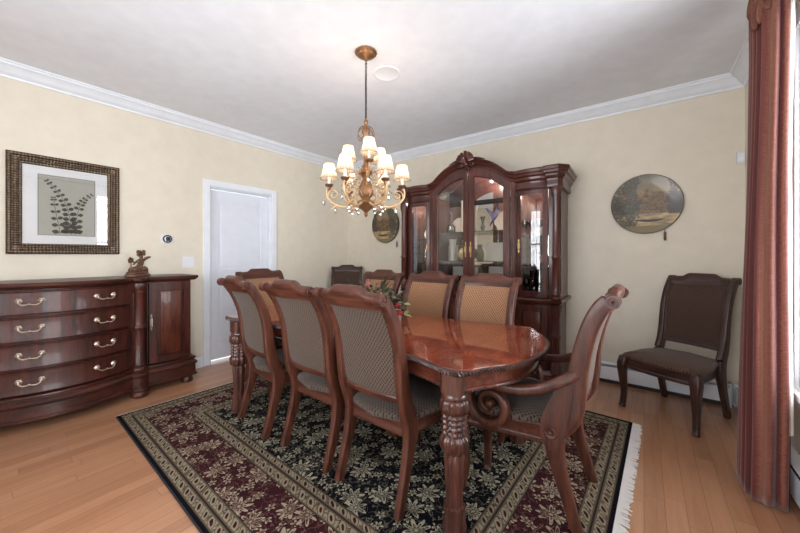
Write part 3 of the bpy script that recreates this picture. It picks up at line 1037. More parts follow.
for c_, r, m_ in (((0.17, -0.02, 0.13), 0.035, 'petal_red'), ((0.20, 0.05, 0.07), 0.034, 'petal_red'), ((0.12, -0.06, 0.20), 0.03, 'petal_dusty'), ((0.02, -0.06, 0.27), 0.03, 'petal_dusty'), ((0.16, 0.08, 0.12), 0.034, 'petal_red'),
                  ((-0.09, -0.08, 0.18), 0.028, 'petal_dusty'), ((-0.02, 0.10, 0.19), 0.028, 'petal_red'), ((0.10, 0.08, 0.15), 0.03, 'petal_dusty'), ((-0.15, 0.02, 0.12), 0.028, 'petal_red'), ((0.12, -0.14, 0.07), 0.03, 'petal_red')):
    rose(c_, r, m_)
st_ = MB()
for i in range(26):
    a = rnd.uniform(0, 2 * PI); r = rnd.uniform(0.1, 0.24); z = rnd.uniform(0.18, 0.33)
    st_.tube([(0, 0, 0.06), (r * 0.5 * math.cos(a), r * 0.5 * math.sin(a), z * 0.8), (r * math.cos(a), r * math.sin(a), z)], 0.0018, 5)
    st_.ball((r * math.cos(a), r * math.sin(a), z), 0.006, 6)
st_.build('stems', 'leaf_dark', fl)

# ------------------------------------------------------------------ sideboard
# local frame: +y into the room, x along the wall
sb_scale = 1.02
sb = thing('sideboard', 'dark mahogany bow-front sideboard with four drawers and side cupboard', 'sideboard', (XL + 0.012, 0.48, 0), -PI / 2)
HB = 0.385
sb.scale = (1, 1, 1.022)


def bow(x):
    ax = abs(x)
    if ax < HB: return 0.365 + 0.115 * (1 - (ax / HB) ** 2)
    if ax < 0.50: return 0.365 + 0.035 * math.sin(PI * (ax - HB) / (0.50 - HB))
    return 0.355 + 0.018 * math.sin(PI * (ax - 0.50) / 0.37)


def sb_out(d_, xa=-0.88, xb=0.88, n=90):
    pts = [(xa + (xb - xa) * i / n, 0) for i in range(n + 1)]
    pts = [(x + d_ * (1 if x > 0.8 * xb else (-1 if x < 0.8 * xa else 0)) * (1 if abs(x) > 0.87 else 0), bow(x) + d_) for x, _ in pts]
    return pts + [(xb + d_, 0.0), (xa - d_, 0.0)]


def sbr(d_, z): return [(x, y, z) for x, y in sb_out(d_)]


MB().loft([sbr(0.0, 0.975), sbr(0.010, 0.980), sbr(0.022, 0.992), sbr(0.028, 0.998), sbr(0.030, 1.012), sbr(0.024, 1.020), sbr(0.0, 1.022)]).build('top', 'case_wood_h', sb, angle=30)
MB().loft([sbr(-0.03, 0.20), sbr(-0.03, 0.976)]).build('carcass', 'case_wood', sb, angle=30)
MB().loft([sbr(0.014, 0.062), sbr(0.020, 0.070), sbr(0.020, 0.084), sbr(0.012, 0.090), sbr(0.010, 0.165), sbr(0.022, 0.175), sbr(0.024, 0.190), sbr(0.014, 0.202), sbr(0.004, 0.208), sbr(0.004, 0.220), sbr(0.014, 0.228), sbr(0.012, 0.238), sbr(-0.02, 0.246)]).build('base_moulding', 'case_wood_h', sb, angle=30)


def pull(parent, x, y, z, rz):
    p = MB(); R_ = Matrix.Rotation(rz, 3, 'Z')
    def T(v): return R_ @ Vector(v) + Vector((x, y, z))
    for sx in (-1, 1):
        rr = R_ @ Matrix.Rotation(-PI / 2, 3, 'X')
        p.lathe([(0.018, 0), (0.019, 0.003), (0.013, 0.007), (0.007, 0.012), (0.006, 0.018), (0.001, 0.020)], T((sx * 0.056, 0, 0)), 18, rr, flute=6, fa=0.1)
    pts = cr([(-0.056, 0.014, 0.0), (-0.052, 0.020, -0.014), (-0.032, 0.024, -0.026), (0, 0.026, -0.023), (0.032, 0.024, -0.026), (0.052, 0.020, -0.014), (0.056, 0.014, 0.0)], 5)
    p.tube([T(v) for v in pts], lambda t: 0.0036 + 0.002 * abs(math.cos(PI * t * 3)), 8)
    p.ball(T((0, 0.026, -0.021)), 0.007, 8)
    p.build('handle', 'pale_brass', parent)


rows = [(0.250, 0.414), (0.428, 0.600), (0.614, 0.786), (0.800, 0.968)]
for z0, z1 in rows:
    def dr(d_, z, e_=0.0):
        n = 40; X = 0.372 - e_
        f_ = [(-X + 2 * X * i / n, bow(-X + 2 * X * i / n) + d_, z) for i in range(n + 1)]
        b_ = [(x, y - 0.05, z) for x, y, z in f_]
        return f_ + b_[::-1]
    o = MB().loft([dr(-0.008, z0, 0.003), dr(-0.001, z0 + 0.006), dr(-0.003, z0 + 0.010), dr(-0.003, z1 - 0.016), dr(0.004, z1 - 0.010), dr(0.005, z1 - 0.002), dr(-0.01, z1)]).build('drawer', 'case_wood', sb, angle=30)
    for hx in (-0.20, 0.20):
        slope = (bow(hx + 0.01) - bow(hx - 0.01)) / 0.02
        pull(o, hx, bow(hx) - 0.003, (z0 + z1) / 2 + 0.012, math.atan(slope))
for sx in (-1, 1):
    cx = sx * 0.4425
    p = MB()
    cy = 0.368
    prof = [(0.050, 0.215), (0.056, 0.225), (0.056, 0.245), (0.048, 0.255), (0.050, 0.275), (0.042, 0.285), (0.040, 0.56), (0.043, 0.575), (0.050, 0.585), (0.050, 0.605), (0.043, 0.615), (0.040, 0.63), (0.039, 0.88), (0.047, 0.895), (0.042, 0.905), (0.052, 0.93), (0.055, 0.955), (0.05, 0.974)]
    p.lathe(prof, (cx, cy, 0), 40, flute=10, fa=0.018)
    p.build('pilaster', 'case_wood', sb, angle=40)
    f_ = MB().lathe([(0.05, 0.0), (0.062, 0.006), (0.066, 0.025), (0.060, 0.042), (0.052, 0.05), (0.058, 0.062), (0.05, 0.075)], (cx, cy + 0.01, 0), 32, flute=10, fa=0.02)
    f_.build('foot', 'case_wood', sb, angle=40)
    f_ = MB().lathe([(0.035, 0.0), (0.048, 0.006), (0.052, 0.025), (0.046, 0.045), (0.04, 0.055), (0.046, 0.064), (0.04, 0.075)], (sx * 0.83, 0.325, 0), 28)
    f_.build('foot', 'case_wood', sb, angle=40)
    f_ = MB().lathe([(0.035, 0.0), (0.045, 0.03), (0.04, 0.075)], (sx * 0.83, 0.06, 0), 20)
    f_.build('foot', 'case_wood', sb, angle=40)
    # cupboard door
    xa, xb = sx * 0.515, sx * 0.845
    if xa > xb: xa, xb = xb, xa
    def dslab(x0_, x1_, z, d_):
        n = 12
        f2 = [(x0_ + (x1_ - x0_) * i / n, bow(x0_ + (x1_ - x0_) * i / n) + d_, z) for i in range(n + 1)]
        return f2 + [(x, y - 0.045, z_) for x, y, z_ in f2[::-1]]
    dd = MB()
    dd.loft([dslab(xa, xb, 0.252, -0.012), dslab(xa, xb, 0.965, -0.012)])
    for a, b in ((xa, xa + 0.05), (xb - 0.05, xb)): dd.loft([dslab(a, b, 0.252, 0.0), dslab(a, b, 0.965, 0.0)])
    for a, b in ((0.252, 0.300), (0.905, 0.965)): dd.loft([dslab(xa + 0.05, xb - 0.05, a, 0.0), dslab(xa + 0.05, xb - 0.05, b, 0.0)])
    # beading
    for x0_, x1_, za, zb in ((xa + 0.05, xb - 0.05, 0.300, 0.308), (xa + 0.05, xb - 0.05, 0.897, 0.905)):
        dd.loft([dslab(x0_, x1_, za, 0.005), dslab(x0_, x1_, zb, 0.005)])
    for x0_ in (xa + 0.05, xb - 0.058): dd.loft([dslab(x0_, x0_ + 0.008, 0.300, 0.005), dslab(x0_, x0_ + 0.008, 0.905, 0.005)])
    o = dd.build('door', 'case_wood', sb, angle=30)
    pm = MB().loft([dslab(xa + 0.066, xb - 0.066, 0.312, -0.010), dslab(xa + 0.085, xb - 0.085, 0.332, -0.003), dslab(xa + 0.085, xb - 0.085, 0.87, -0.003), dslab(xa + 0.066, xb - 0.066, 0.89, -0.010)])
    pm.build('door_panel', 'panel_wood', o, angle=30)
    hx = sx * 0.53
    hh = MB()
    yy = bow(hx)
    hh.prism([(hx + a * 0.010, 0.62 + b * 0.075) for a, b in ((0, -1), (0.7, -0.8), (0.5, -0.5), (1, -0.3), (1, 0.3), (0.5, 0.5), (0.7, 0.8), (0, 1), (-0.7, 0.8), (-0.5, 0.5), (-1, 0.3), (-1, -0.3), (-0.5, -0.5), (-0.7, -0.8))], 'y', yy, yy + 0.003)
    hh.tube([(hx, yy + 0.003, 0.665), (hx, yy + 0.022, 0.655), (hx, yy + 0.026, 0.62), (hx, yy + 0.022, 0.585), (hx, yy + 0.003, 0.575)], 0.0045, 8)
    hh.build('handle', 'pale_brass', o)

# ------------------------------------------------------------------ figurine
fg = thing('figurine', 'small bronze cherub figurine on a stand, on top of sideboard', 'figurine', (XL + 0.24, 0.945, 1.0455), math.radians(-50))
fg.scale = (1.45, 1.45, 1.5)
b = MB()
def stad(a, c_, z): return [(a * math.cos(2 * PI * i / 28), c_ * math.sin(2 * PI * i / 28), z) for i in range(28)]
b.loft([stad(0.088, 0.05, 0), stad(0.09, 0.052, 0.004), stad(0.088, 0.05, 0.012), stad(0.075, 0.042, 0.016), stad(0.076, 0.043, 0.026), stad(0.07, 0.038, 0.03)])
b.build('base', 'bronze', fg)
b = MB()
r2 = random.Random(5)
for i in range(22):
    a = r2.uniform(-1, 1); b.ball((a * 0.055, r2.uniform(-0.022, 0.022), 0.034 + 0.012 * r2.random()), 0.014 + 0.006 * r2.random(), 7)
b.tube([(0.055, 0, 0.03), (0.058, 0.002, 0.065), (0.056, 0, 0.095)], 0.004, 6)
for i in range(9): b.ball((0.056 + 0.010 * math.cos(i * 2.4), 0.008 * math.sin(i * 2.4), 0.088 + i * 0.003), 0.007, 6)
b.build('rockwork', 'bronze', fg)


def skin(name, pts, edges, mat, parent, sub=2):
    import bmesh
    me = bpy.data.meshes.new(name); bm = bmesh.new()
    lay = bm.verts.layers.skin.verify()
    vs = [bm.verts.new(p[:3]) for p in pts]
    for v_, p in zip(vs, pts): v_[lay].radius = (p[3], p[3])
    vs[0][lay].use_root = True
    for e_ in edges: bm.edges.new((vs[e_[0]], vs[e_[1]]))
    bm.to_mesh(me); bm.free()
    me.materials.append(M[mat]); o = bpy.data.objects.new(name, me); COL.objects.link(o); o.parent = parent
    k = o.modifiers.new('skin', 'SKIN'); k.use_smooth_shade = True
    k = o.modifiers.new('sub', 'SUBSURF'); k.levels = sub; k.render_levels = sub
    return o


cp_ = [(-0.025, 0, 0.055, 0.015), (-0.032, 0, 0.078, 0.014), (-0.034, 0, 0.098, 0.013), (-0.030, 0, 0.112, 0.007), (-0.024, 0, 0.132, 0.018),
       (-0.022, 0.015, 0.098, 0.006), (0.002, 0.018, 0.086, 0.005), (0.024, 0.012, 0.082, 0.005), (-0.022, -0.015, 0.098, 0.006), (0.0, -0.02, 0.078, 0.005), (0.022, -0.012, 0.072, 0.005),
       (-0.008, 0.014, 0.052, 0.010), (0.022, 0.018, 0.058, 0.008), (0.030, 0.018, 0.036, 0.006), (-0.008, -0.014, 0.050, 0.010), (0.014, -0.020, 0.052, 0.008), (0.020, -0.020, 0.034, 0.006)]
ce_ = [(0, 1), (1, 2), (2, 3), (3, 4), (2, 5), (5, 6), (6, 7), (2, 8), (8, 9), (9, 10), (0, 11), (11, 12), (12, 13), (0, 14), (14, 15), (15, 16)]
skin('cherub_body', cp_, ce_, 'flesh_resin', fg)
b = MB()
for i in range(16):
    a = i * 2.4; z = 0.138 + 0.012 * math.sin(i * 0.9); b.ball((-0.028 + 0.016 * math.cos(a), 0.017 * math.sin(a), z + 0.004), 0.008, 6)
b.ball((-0.045, 0, 0.150), 0.008, 6)
b.build('hair', 'bronze', fg)
b = MB()
for sy in (-1, 1):
    b.loft([[( -0.040 - 0.030 * k, sy * (0.010 + 0.020 * k) + dy, 0.100 + 0.030 * k - 0.012 * k * k + dz) for dy, dz in ((0, 0.004 + 0.010 * (1 - k)), (0.003, 0), (0, -0.012 * (1 - k * 0.5)), (-0.003, 0))] for k in (0, 0.33, 0.66, 1.0)])
b.tube([(0.024, 0, 0.08), (0.032, 0, 0.086), (0.036, 0, 0.096)], 0.003, 6)
b.build('wings', 'bronze', fg)

# ------------------------------------------------------------------ framed picture on the left wall
# local: x along wall, y out of wall ; world y = -x local
pic = thing('framed_print', 'large gilt framed botanical print with white mat on the left wall', 'picture', (XL + 0.002, 0.5265, 1.648), -PI / 2)
PW, PH = 0.338, 0.400
fp_ = [(0.0, 0.0), (0.0, 0.020), (0.012, 0.030), (0.022, 0.030), (0.030, 0.022), (0.062, 0.018), (0.070, 0.024), (0.078, 0.022), (0.084, 0.010), (0.084, 0.0)]
mb = MB(); rings = []
for sx, sz in ((-1, -1), (1, -1), (1, 1), (-1, 1)):
    rings.append([(sx * (PW - i_), o_, sz * (PH - i_)) for i_, o_ in fp_])
mb.loft(rings, loop=True)
# carved gadroons along the frame
for s_ in (-1, 1):
    n = 34
    for i in range(n):
        x = -PW + 0.07 + (2 * PW - 0.14) * i / (n - 1)
        mb.tube([(x - 0.004, 0.021, s_ * (PH - 0.032)), (x + 0.004, 0.022, s_ * (PH - 0.060))], 0.0055, 5)
    n = 42
    for i in range(n):
        z = -PH + 0.07 + (2 * PH - 0.14) * i / (n - 1)
        mb.tube([(s_ * (PW - 0.032), 0.021, z - 0.004), (s_ * (PW - 0.060), 0.022, z + 0.004)], 0.0055, 5)
mb.build('frame', 'frame', pic, angle=25)
MB().box(-PW + 0.08, PW - 0.08, 0.001, 0.006, -PH + 0.08, PH - 0.08).build('mat_board', 'mat_board', pic)
AX0, AX1, AZ0, AZ1 = -0.172, 0.172, -0.245, 0.250
pr = MB().box(AX0, AX1, 0.006, 0.0075, AZ0, AZ1).build('print', 'print_paper', pic)
bd = MB()
for a in ((AX0, AX1, AZ0, AZ0 + 0.003), (AX0, AX1, AZ1 - 0.003, AZ1), (AX0, AX0 + 0.003, AZ0, AZ1), (AX1 - 0.003, AX1, AZ0, AZ1)):
    bd.box(a[0], a[1], 0.0075, 0.0082, a[2], a[3])
bd.build('print_border', 'sprig', pr)


def sprig(pts, n, size0, size1):
    mb = MB(); P = cr([(a, 0.0085, b) for a, b in pts], 8)
    mb.tube(P, 0.0016, 5)
    for i in range(n):
        t = 0.06 + 0.92 * i / (n - 1); k = t * (len(P) - 1); j = min(int(k), len(P) - 2); p = P[j].lerp(P[j + 1], k - j)
        T = (P[j + 1] - P[j]).normalized(); sz = size0 + (size1 - size0) * t
        for sg in (-1, 1):
            sd = Vector((T.z, 0, -T.x)) * sg
            dv = (sd * 0.95 + T * 0.35).normalized(); pv = Vector((dv.z, 0, -dv.x))
            rings = []
            for kk in range(7):
                u = kk / 6; wd = sz * 0.40 * math.sin(PI * min(1, u * 0.95 + 0.04)) + 0.0004
                c_ = p + dv * sz * (u + 0.1)
                rings.append([c_ + pv * wd + Vector((0, 0.0006, 0)), c_ - pv * wd + Vector((0, 0.0006, 0)), c_ - pv * wd - Vector((0, 0.0004, 0)), c_ + pv * wd - Vector((0, 0.0004, 0))])
            mb.loft(rings)
    mb.build('sprig', 'sprig', pr)


# local x is mirrored relative to the picture's left-right as seen from the room (x local = -world y)
sprig([(-0.02, -0.235), (-0.015, -0.13), (0.005, 0.0), (0.06, 0.12), (0.125, 0.205)], 13, 0.052, 0.016)
sprig([(-0.045, -0.235), (-0.05, -0.13), (-0.07, 0.0), (-0.10, 0.07), (-0.150, 0.125)], 10, 0.048, 0.014)
sprig([(0.045, -0.235), (0.055, -0.15), (0.070, -0.06), (0.080, 0.03), (0.085, 0.07)], 7, 0.046, 0.014)
MB().box(-PW + 0.082, PW - 0.082, 0.0105, 0.012, -PH + 0.082, PH - 0.082).build('glazing', 'pane', pic)

# ------------------------------------------------------------------ hanging plates


def plate(label, x, z, mat, rw, rh, tx):
    t = thing('hanging_plate', label, 'wall plate', (x, YB - 0.003, z))
    R_ = Matrix.Rotation(PI / 2, 3, 'X')
    m_ = MB()
    N = 56
    def rr(s_, y): return [(rw * s_ * math.cos(2 * PI * i / N), -y, rh * s_ * math.sin(2 * PI * i / N)) for i in range(N)]
    m_.loft([rr(0.55, 0.0), rr(0.97, 0.014), rr(1.0, 0.020), rr(0.992, 0.024), rr(0.975, 0.024), rr(0.80, 0.014), rr(0.6, 0.010), rr(0.2, 0.009), rr(0.01, 0.009)])
    m_.build('dish', mat, t, angle=60)
    rim = MB().loft([rr(1.003, 0.016), rr(1.010, 0.021), rr(0.998, 0.0265), rr(0.985, 0.0255), rr(0.985, 0.020)], loop=True)
    rim.build('rim', 'plate_rim', t)
    ts = MB()
    a0 = (tx, -0.012, -rh * 0.86)
    ts.tube([a0, (tx + 0.004, -0.014, a0[2] - 0.03)], 0.0022, 6)
    ts.lathe([(0.004, -0.085), (0.010, -0.075), (0.009, -0.03), (0.011, -0.018), (0.005, -0.008), (0.002, 0)], (tx + 0.004, -0.014, a0[2] - 0.022), 12)
    ts.build('hanging_tassel', 'bronze', t)


plate('large oval wall plate painted with a lake scene, above the lone chair', 0.012, 1.712, 'painting_a', 0.268, 0.272, 0.135)
plate('oval wall plate with dark wooded scene, between chandelier and hutch', -3.105, 1.690, 'painting_b', 0.258, 0.268, 0.21)

# ------------------------------------------------------------------ small wall devices
th_ = thing('thermostat', 'round black thermostat on white square plate above the sideboard', 'thermostat', (XL, 1.249, 1.405), -PI / 2)
MB().box(-0.055, 0.055, 0.0, 0.008, -0.045, 0.045).build('wall_plate', 'plastic', th_, bevel=0.003)
MB().lathe([(0.040, 0.0), (0.041, 0.012), (0.037, 0.017), (0.001, 0.018)], (0, 0.008, 0), 30, Matrix.Rotation(-PI / 2, 3, 'X')).build('dial', 'black', th_)
MB().lathe([(0.028, 0.0), (0.028, 0.0015), (0.024, 0.0018), (0.024, 0.0)], (0, 0.0255, 0), 30, Matrix.Rotation(-PI / 2, 3, 'X')).build('dial_ring', 'chrome', th_)
sw = thing('light_switch', 'pale double light switch plate on wall beside the door', 'switch', (XL, 1.445, 1.165), -PI / 2)
MB().box(-0.058, 0.058, 0, 0.006, -0.058, 0.058).build('switch_plate', 'plastic', sw, bevel=0.002)
for x in (-0.024, 0.024): MB().box(x - 0.016, x + 0.016, 0.006, 0.010, -0.033, 0.033).build('rocker', 'plastic', sw, bevel=0.002)
ot = thing('wall_outlet', 'white wall outlet low on the back wall beside hutch', 'outlet', (-0.455, YB, 0.40))
MB().box(-0.036, 0.036, -0.006, 0, -0.058, 0.058).build('outlet_plate', 'plastic', ot, bevel=0.002)
for z in (-0.022, 0.022): MB().box(-0.014, 0.014, -0.009, -0.006, z - 0.013, z + 0.013).build('socket', 'plastic', ot, bevel=0.002)
cd = thing('power_cord', 'thin grey power cord running from outlet down behind the hutch', 'cord', (-0.455, YB, 0.38))
MB().box(-0.013, 0.013, -0.035, -0.0095, -0.012, 0.012).build('plug', 'black', cd, bevel=0.003)
MB().tube(cr([(0, -0.033, 0), (-0.02, -0.05, -0.02), (-0.08, -0.04, -0.10), (-0.12, -0.03, -0.15), (-0.14, -0.03, -0.20)], 6), 0.003, 6).build('cable', 'dark_metal', cd)
ms = thing('motion_sensor', 'small white motion sensor high on back wall near the curtain', 'sensor', (0.635, YB, 2.02))
MB().prism([(-0.0, -0.03), (-0.022, -0.042), (-0.03, 0.0), (-0.03, 0.05), (-0.02, 0.06), (0.0, 0.06)], 'x', -0.03, 0.02).build('housing', 'plastic', ms, bevel=0.004)
MB().box(-0.02, 0.01, -0.034, -0.026, -0.02, 0.015).build('lens', 'white', ms)
sp_ = MB().lathe([(0.105, 0), (0.108, -0.004), (0.100, -0.009), (0.092, -0.006), (0.001, -0.006)], (-1.662, 2.045, ZC), 40)
tag(sp_.build('ceiling_speaker', 'ceiling'), 'flat white round ceiling speaker cover behind the chandelier', 'speaker')

# ------------------------------------------------------------------ hutch
HX = -1.54
YFN = -0.50   # front line (local y, 0 = back)
hu = thing('china_hutch', 'tall carved mahogany china hutch with arched glass doors on the back wall', 'china cabinet', (HX, YB - 0.012, 0))


def hf(x):
    ax = abs(x)
    if ax < 0.455: return -0.485
    if ax < 0.50: return -0.485 + 0.035 * (ax - 0.455) / 0.045
    if ax < 0.82: return -0.450 - 0.028 * math.sin(PI * (ax - 0.50) / 0.32)
    return -0.450


HWD = 0.905


def h_out(d_, n=80, hw_=HWD):
    pts = []
    for i in range(n + 1):
        x = -hw_ + 2 * hw_ * i / n
        pts.append((x * (hw_ + d_) / hw_, hf(x) - d_))
    return pts + [(hw_ + d_, 0), (-hw_ - d_, 0)]


def hr(d_, z): return [(x, y, z) for x, y in h_out(d_)]


# lower case
MB().loft([hr(-0.02, 0.11), hr(-0.02, 0.76)]).build('lower_case', 'hutch_wood', hu, angle=30)
MB().loft([hr(0.015, 0.05), hr(0.02, 0.06), hr(0.02, 0.10), hr(0.01, 0.115), hr(0.0, 0.13), hr(-0.015, 0.14)]).build('base_moulding', 'hutch_wood_h', hu, angle=30)
MB().loft([hr(-0.02, 0.755), hr(0.0, 0.765), hr(0.008, 0.78), hr(0.026, 0.788), hr(0.030, 0.805), hr(0.020, 0.818), hr(0.0, 0.822)]).build('waist_moulding', 'hutch_wood_h', hu, angle=30)
for sx in (-1, 1):
    for (xc, yc) in ((sx * 0.855, -0.42), (sx * 0.87, -0.05)):
        MB().lathe([(0.045, 0), (0.058, 0.006), (0.06, 0.025), (0.05, 0.05)], (xc, yc, 0), 24).build('foot', 'hutch_wood', hu)


def hslab(x0_, x1_, z, d_, dep=0.03):
    n = 14
    f2 = [(x0_ + (x1_ - x0_) * i / n, hf(x0_ + (x1_ - x0_) * i / n) - d_, z) for i in range(n + 1)]
    return f2 + [(x, y + dep, z_) for x, y, z_ in f2[::-1]]


for x0_, x1_ in ((-0.80, -0.515), (-0.445, -0.005), (0.005, 0.445), (0.515, 0.80)):
    dd = MB()
    for a, b in ((x0_, x0_ + 0.05), (x1_ - 0.05, x1_)): dd.loft([hslab(a, b, 0.15, 0.0), hslab(a, b, 0.745, 0.0)])
    for a, b in ((0.15, 0.21), (0.69, 0.745)): dd.loft([hslab(x0_ + 0.05, x1_ - 0.05, a, 0.0), hslab(x0_ + 0.05, x1_ - 0.05, b, 0.0)])
    o = dd.build('lower_door', 'hutch_wood', hu, angle=30)
    MB().loft([hslab(x0_ + 0.048, x1_ - 0.048, 0.208, -0.012), hslab(x0_ + 0.065, x1_ - 0.065, 0.225, -0.004), hslab(x0_ + 0.065, x1_ - 0.065, 0.675, -0.004), hslab(x0_ + 0.048, x1_ - 0.048, 0.692, -0.012)]).build('door_panel', 'panel_wood', o, angle=30)

# upper case : sides, back, base, top, dividers
ZU0, ZU1 = 0.822, 1.93
uc = MB()
uc.box(-HWD + 0.005, -HWD + 0.025, -0.42, -0.0, ZU0, ZU1).box(HWD - 0.025, HWD - 0.005, -0.42, 0.0, ZU0, ZU1)
for x in (-0.49, 0.478): uc.box(x, x + 0.012, -0.40, -0.02, ZU0, ZU1)
uc.box(-HWD + 0.02, HWD - 0.02, -0.42, 0.0, ZU0, ZU0 + 0.012)
for sx in (-1, 1):
    x0_, x1_ = (sx * 0.478, sx * (HWD - 0.02)); uc.box(min(x0_, x1_), max(x0_, x1_), -0.42, 0, ZU1 - 0.02, ZU1)
uc.build('upper_case', 'hutch_wood', hu, bevel=0.002)
MB().box(-HWD + 0.025, HWD - 0.025, -0.02, -0.008, ZU0 + 0.012, ZU1 - 0.02).build('mirror_back', 'mirror', hu)


def arch(x, z0=2.0, h=0.30, w_=0.50):
    """top line of the bonnet"""
    ax = abs(x)
    if ax >= w_: return z0
    t = ax / w_
    return z0 + h * (1 - t * t * (3 - 2 * t)) ** 0.75


AR = [(-0.50, 2.072), (-0.46, 2.078), (-0.42, 2.098), (-0.36, 2.150), (-0.28, 2.205), (-0.19, 2.245), (-0.10, 2.268), (0, 2.276)]
AR = AR + [(-x, z) for x, z in AR[::-1][1:]]
ARC = cr([(x, 0, z) for x, z in AR], 5)


def arcz(x, dz=0.0):
    x = max(-0.4999, min(0.4999, x))
    for a, b in zip(ARC, ARC[1:]):
        if a.x <= x <= b.x: return a.z + (b.z - a.z) * (x - a.x) / (b.x - a.x) + dz
    return ARC[-1].z + dz


# arch moulding profile swept along the bonnet
fb = MB()
rings = []
for p in ARC:
    prof = [(0.0, -0.10), (0.004, -0.10), (0.012, -0.085), (0.012, -0.072), (0.026, -0.060), (0.034, -0.040), (0.050, -0.028), (0.060, -0.012), (0.062, 0.0), (-0.05, 0.0), (-0.05, -0.10)]
    rings.append([(p.x, -0.470 - a, p.z + b) for a, b in prof])
fb.loft(rings)
# roof of the bonnet back to the wall, and fascia
rings = [[(p.x, -0.45, p.z - 0.004), (p.x, -0.0, p.z - 0.004), (p.x, -0.0, p.z - 0.022), (p.x, -0.45, p.z - 0.022)] for p in ARC]
fb.loft(rings)
fb.build('arched_cornice', 'hutch_wood_h', hu, angle=30)
# side cornices with end breaks
for sx in (-1, 1):
    prof = [(0.0, 1.875), (0.006, 1.878), (0.012, 1.895), (0.006, 1.925), (0.010, 1.955), (0.028, 1.975), (0.032, 1.995), (0.050, 2.010), (0.056, 2.030), (0.066, 2.038), (0.068, 2.062), (0.062, 2.072), (0.0, 2.076)]
    pl = [(0.495, hf(0.51)), ] + [(0.52 + 0.29 * i / 10, hf(0.52 + 0.29 * i / 10) + 0.0) for i in range(11)] + [(0.815, -0.500), (0.90, -0.500), (0.930, -0.465), (0.920, 0.0)]
    rings = []
    for k, (x, y) in enumerate(pl):
        a = pl[max(k - 1, 0)]; b_ = pl[min(k + 1, len(pl) - 1)]
        T = Vector((b_[0] - a[0], b_[1] - a[1])).normalized(); nn = Vector((T.y, -T.x))
        rings.append([(sx * (x + nn.x * a_), y + nn.y * a_, z) for a_, z in prof] + [(sx * (min(x, 0.9)), max(y, -0.40) if k > 11 else -0.40, 2.076), (sx * (min(x, 0.9)), max(y, -0.40) if k > 11 else -0.40, 1.875)])
    MB().loft(rings).build('side_cornice', 'hutch_wood_h', hu, angle=30)
    MB().box(min(sx * 0.48, sx * 0.915), max(sx * 0.48, sx * 0.915), -0.42, -0.01, 2.06, 2.070).build('cornice_top', 'hutch_wood_h', hu)
    # end column above and below
    cx, cy = sx * 0.882, -0.468
    co = MB().lathe([(0.044, 0.822), (0.046, 0.84), (0.038, 0.85), (0.042, 0.87), (0.033, 0.885), (0.032, 0.95), (0.033, 1.20), (0.041, 1.21), (0.041, 1.225), (0.033, 1.235), (0.032, 1.50), (0.030, 1.74), (0.034, 1.755), (0.030, 1.77), (0.040, 1.80), (0.046, 1.835), (0.046, 1.87), (0.040, 1.89)], (cx, cy, 0), 40, flute=10, fa=0.03)
    co.build('column', 'hutch_wood', hu, angle=40)
    co = MB().lathe([(0.050, 0.13), (0.052, 0.16), (0.044, 0.175), (0.048, 0.20), (0.036, 0.22), (0.034, 0.45), (0.040, 0.465), (0.040, 0.485), (0.034, 0.50), (0.033, 0.65), (0.040, 0.67), (0.036, 0.69), (0.046, 0.72), (0.05, 0.762)], (cx, cy, 0), 40, flute=10, fa=0.03)
    co.build('column', 'hutch_wood', hu, angle=40)
    # inner pilaster between centre doors and side door
    pi_ = MB()
    pi_.box(min(sx * 0.458, sx * 0.508), max(sx * 0.458, sx * 0.508), -0.475, -0.40, ZU0, arcz(0.49) - 0.085)
    for q in (0.470, 0.496): pi_.tube([(sx * q, -0.477, 0.84), (sx * q, -0.477, 1.92)], 0.006, 8)
    pi_.build('pilaster', 'hutch_wood', hu, bevel=0.002)
    pi_ = MB().box(min(sx * 0.805, sx * 0.915), max(sx * 0.805, sx * 0.915), -0.425, -0.39, ZU0, 1.93)
    pi_.build('corner_stile', 'hutch_wood', hu, bevel=0.002)
    # side glazed door
    xa, xb = sorted((sx * 0.512, sx * 0.803))
    dd = MB()
    for a, b in ((xa, xa + 0.045), (xb - 0.045, xb)): dd.loft([hslab(a, b, 0.83, 0.0, 0.025), hslab(a, b, 1.885, 0.0, 0.025)])
    for a, b in ((0.83, 0.885), (1.835, 1.885)): dd.loft([hslab(xa + 0.045, xb - 0.045, a, 0.0, 0.025), hslab(xa + 0.045, xb - 0.045, b, 0.0, 0.025)])
    o = dd.build('glazed_door', 'hutch_wood', hu, angle=30)
    MB().loft([hslab(xa + 0.04, xb - 0.04, 0.88, -0.012, 0.003), hslab(xa + 0.04, xb - 0.04, 1.84, -0.012, 0.003)]).build('pane', 'pane', o, angle=60)
    hx = sx * 0.535
    h2 = MB().prism([(hx + a * 0.010, 1.33 + b * 0.07) for a, b in ((0, -1), (0.7, -0.8), (0.5, -0.5), (1, -0.3), (1, 0.3), (0.5, 0.5), (0.7, 0.8), (0, 1), (-0.7, 0.8), (-0.5, 0.5), (-1, 0.3), (-1, -0.3), (-0.5, -0.5), (-0.7, -0.8))], 'y', hf(hx) - 0.004, hf(hx))
    h2.tube([(hx, hf(hx) - 0.003, 1.37), (hx, hf(hx) - 0.022, 1.36), (hx, hf(hx) - 0.024, 1.33), (hx, hf(hx) - 0.022, 1.30), (hx, hf(hx) - 0.003, 1.29)], 0.004, 8)
    h2.build('handle', 'brass', o)
    # centre glazed door with arched top
    x0_, x1_ = (-0.452, -0.004) if sx < 0 else (0.004, 0.452)
    N = 22
    def dtop(x, k=0.0): return arcz(x) - 0.095 - k
    outer = [(x0_, 0.83), (x1_, 0.83)] + [(x1_ + (x0_ - x1_) * i / N, dtop(x1_ + (x0_ - x1_) * i / N)) for i in range(N + 1)]
    xi0, xi1 = x0_ + 0.062, x1_ - 0.062
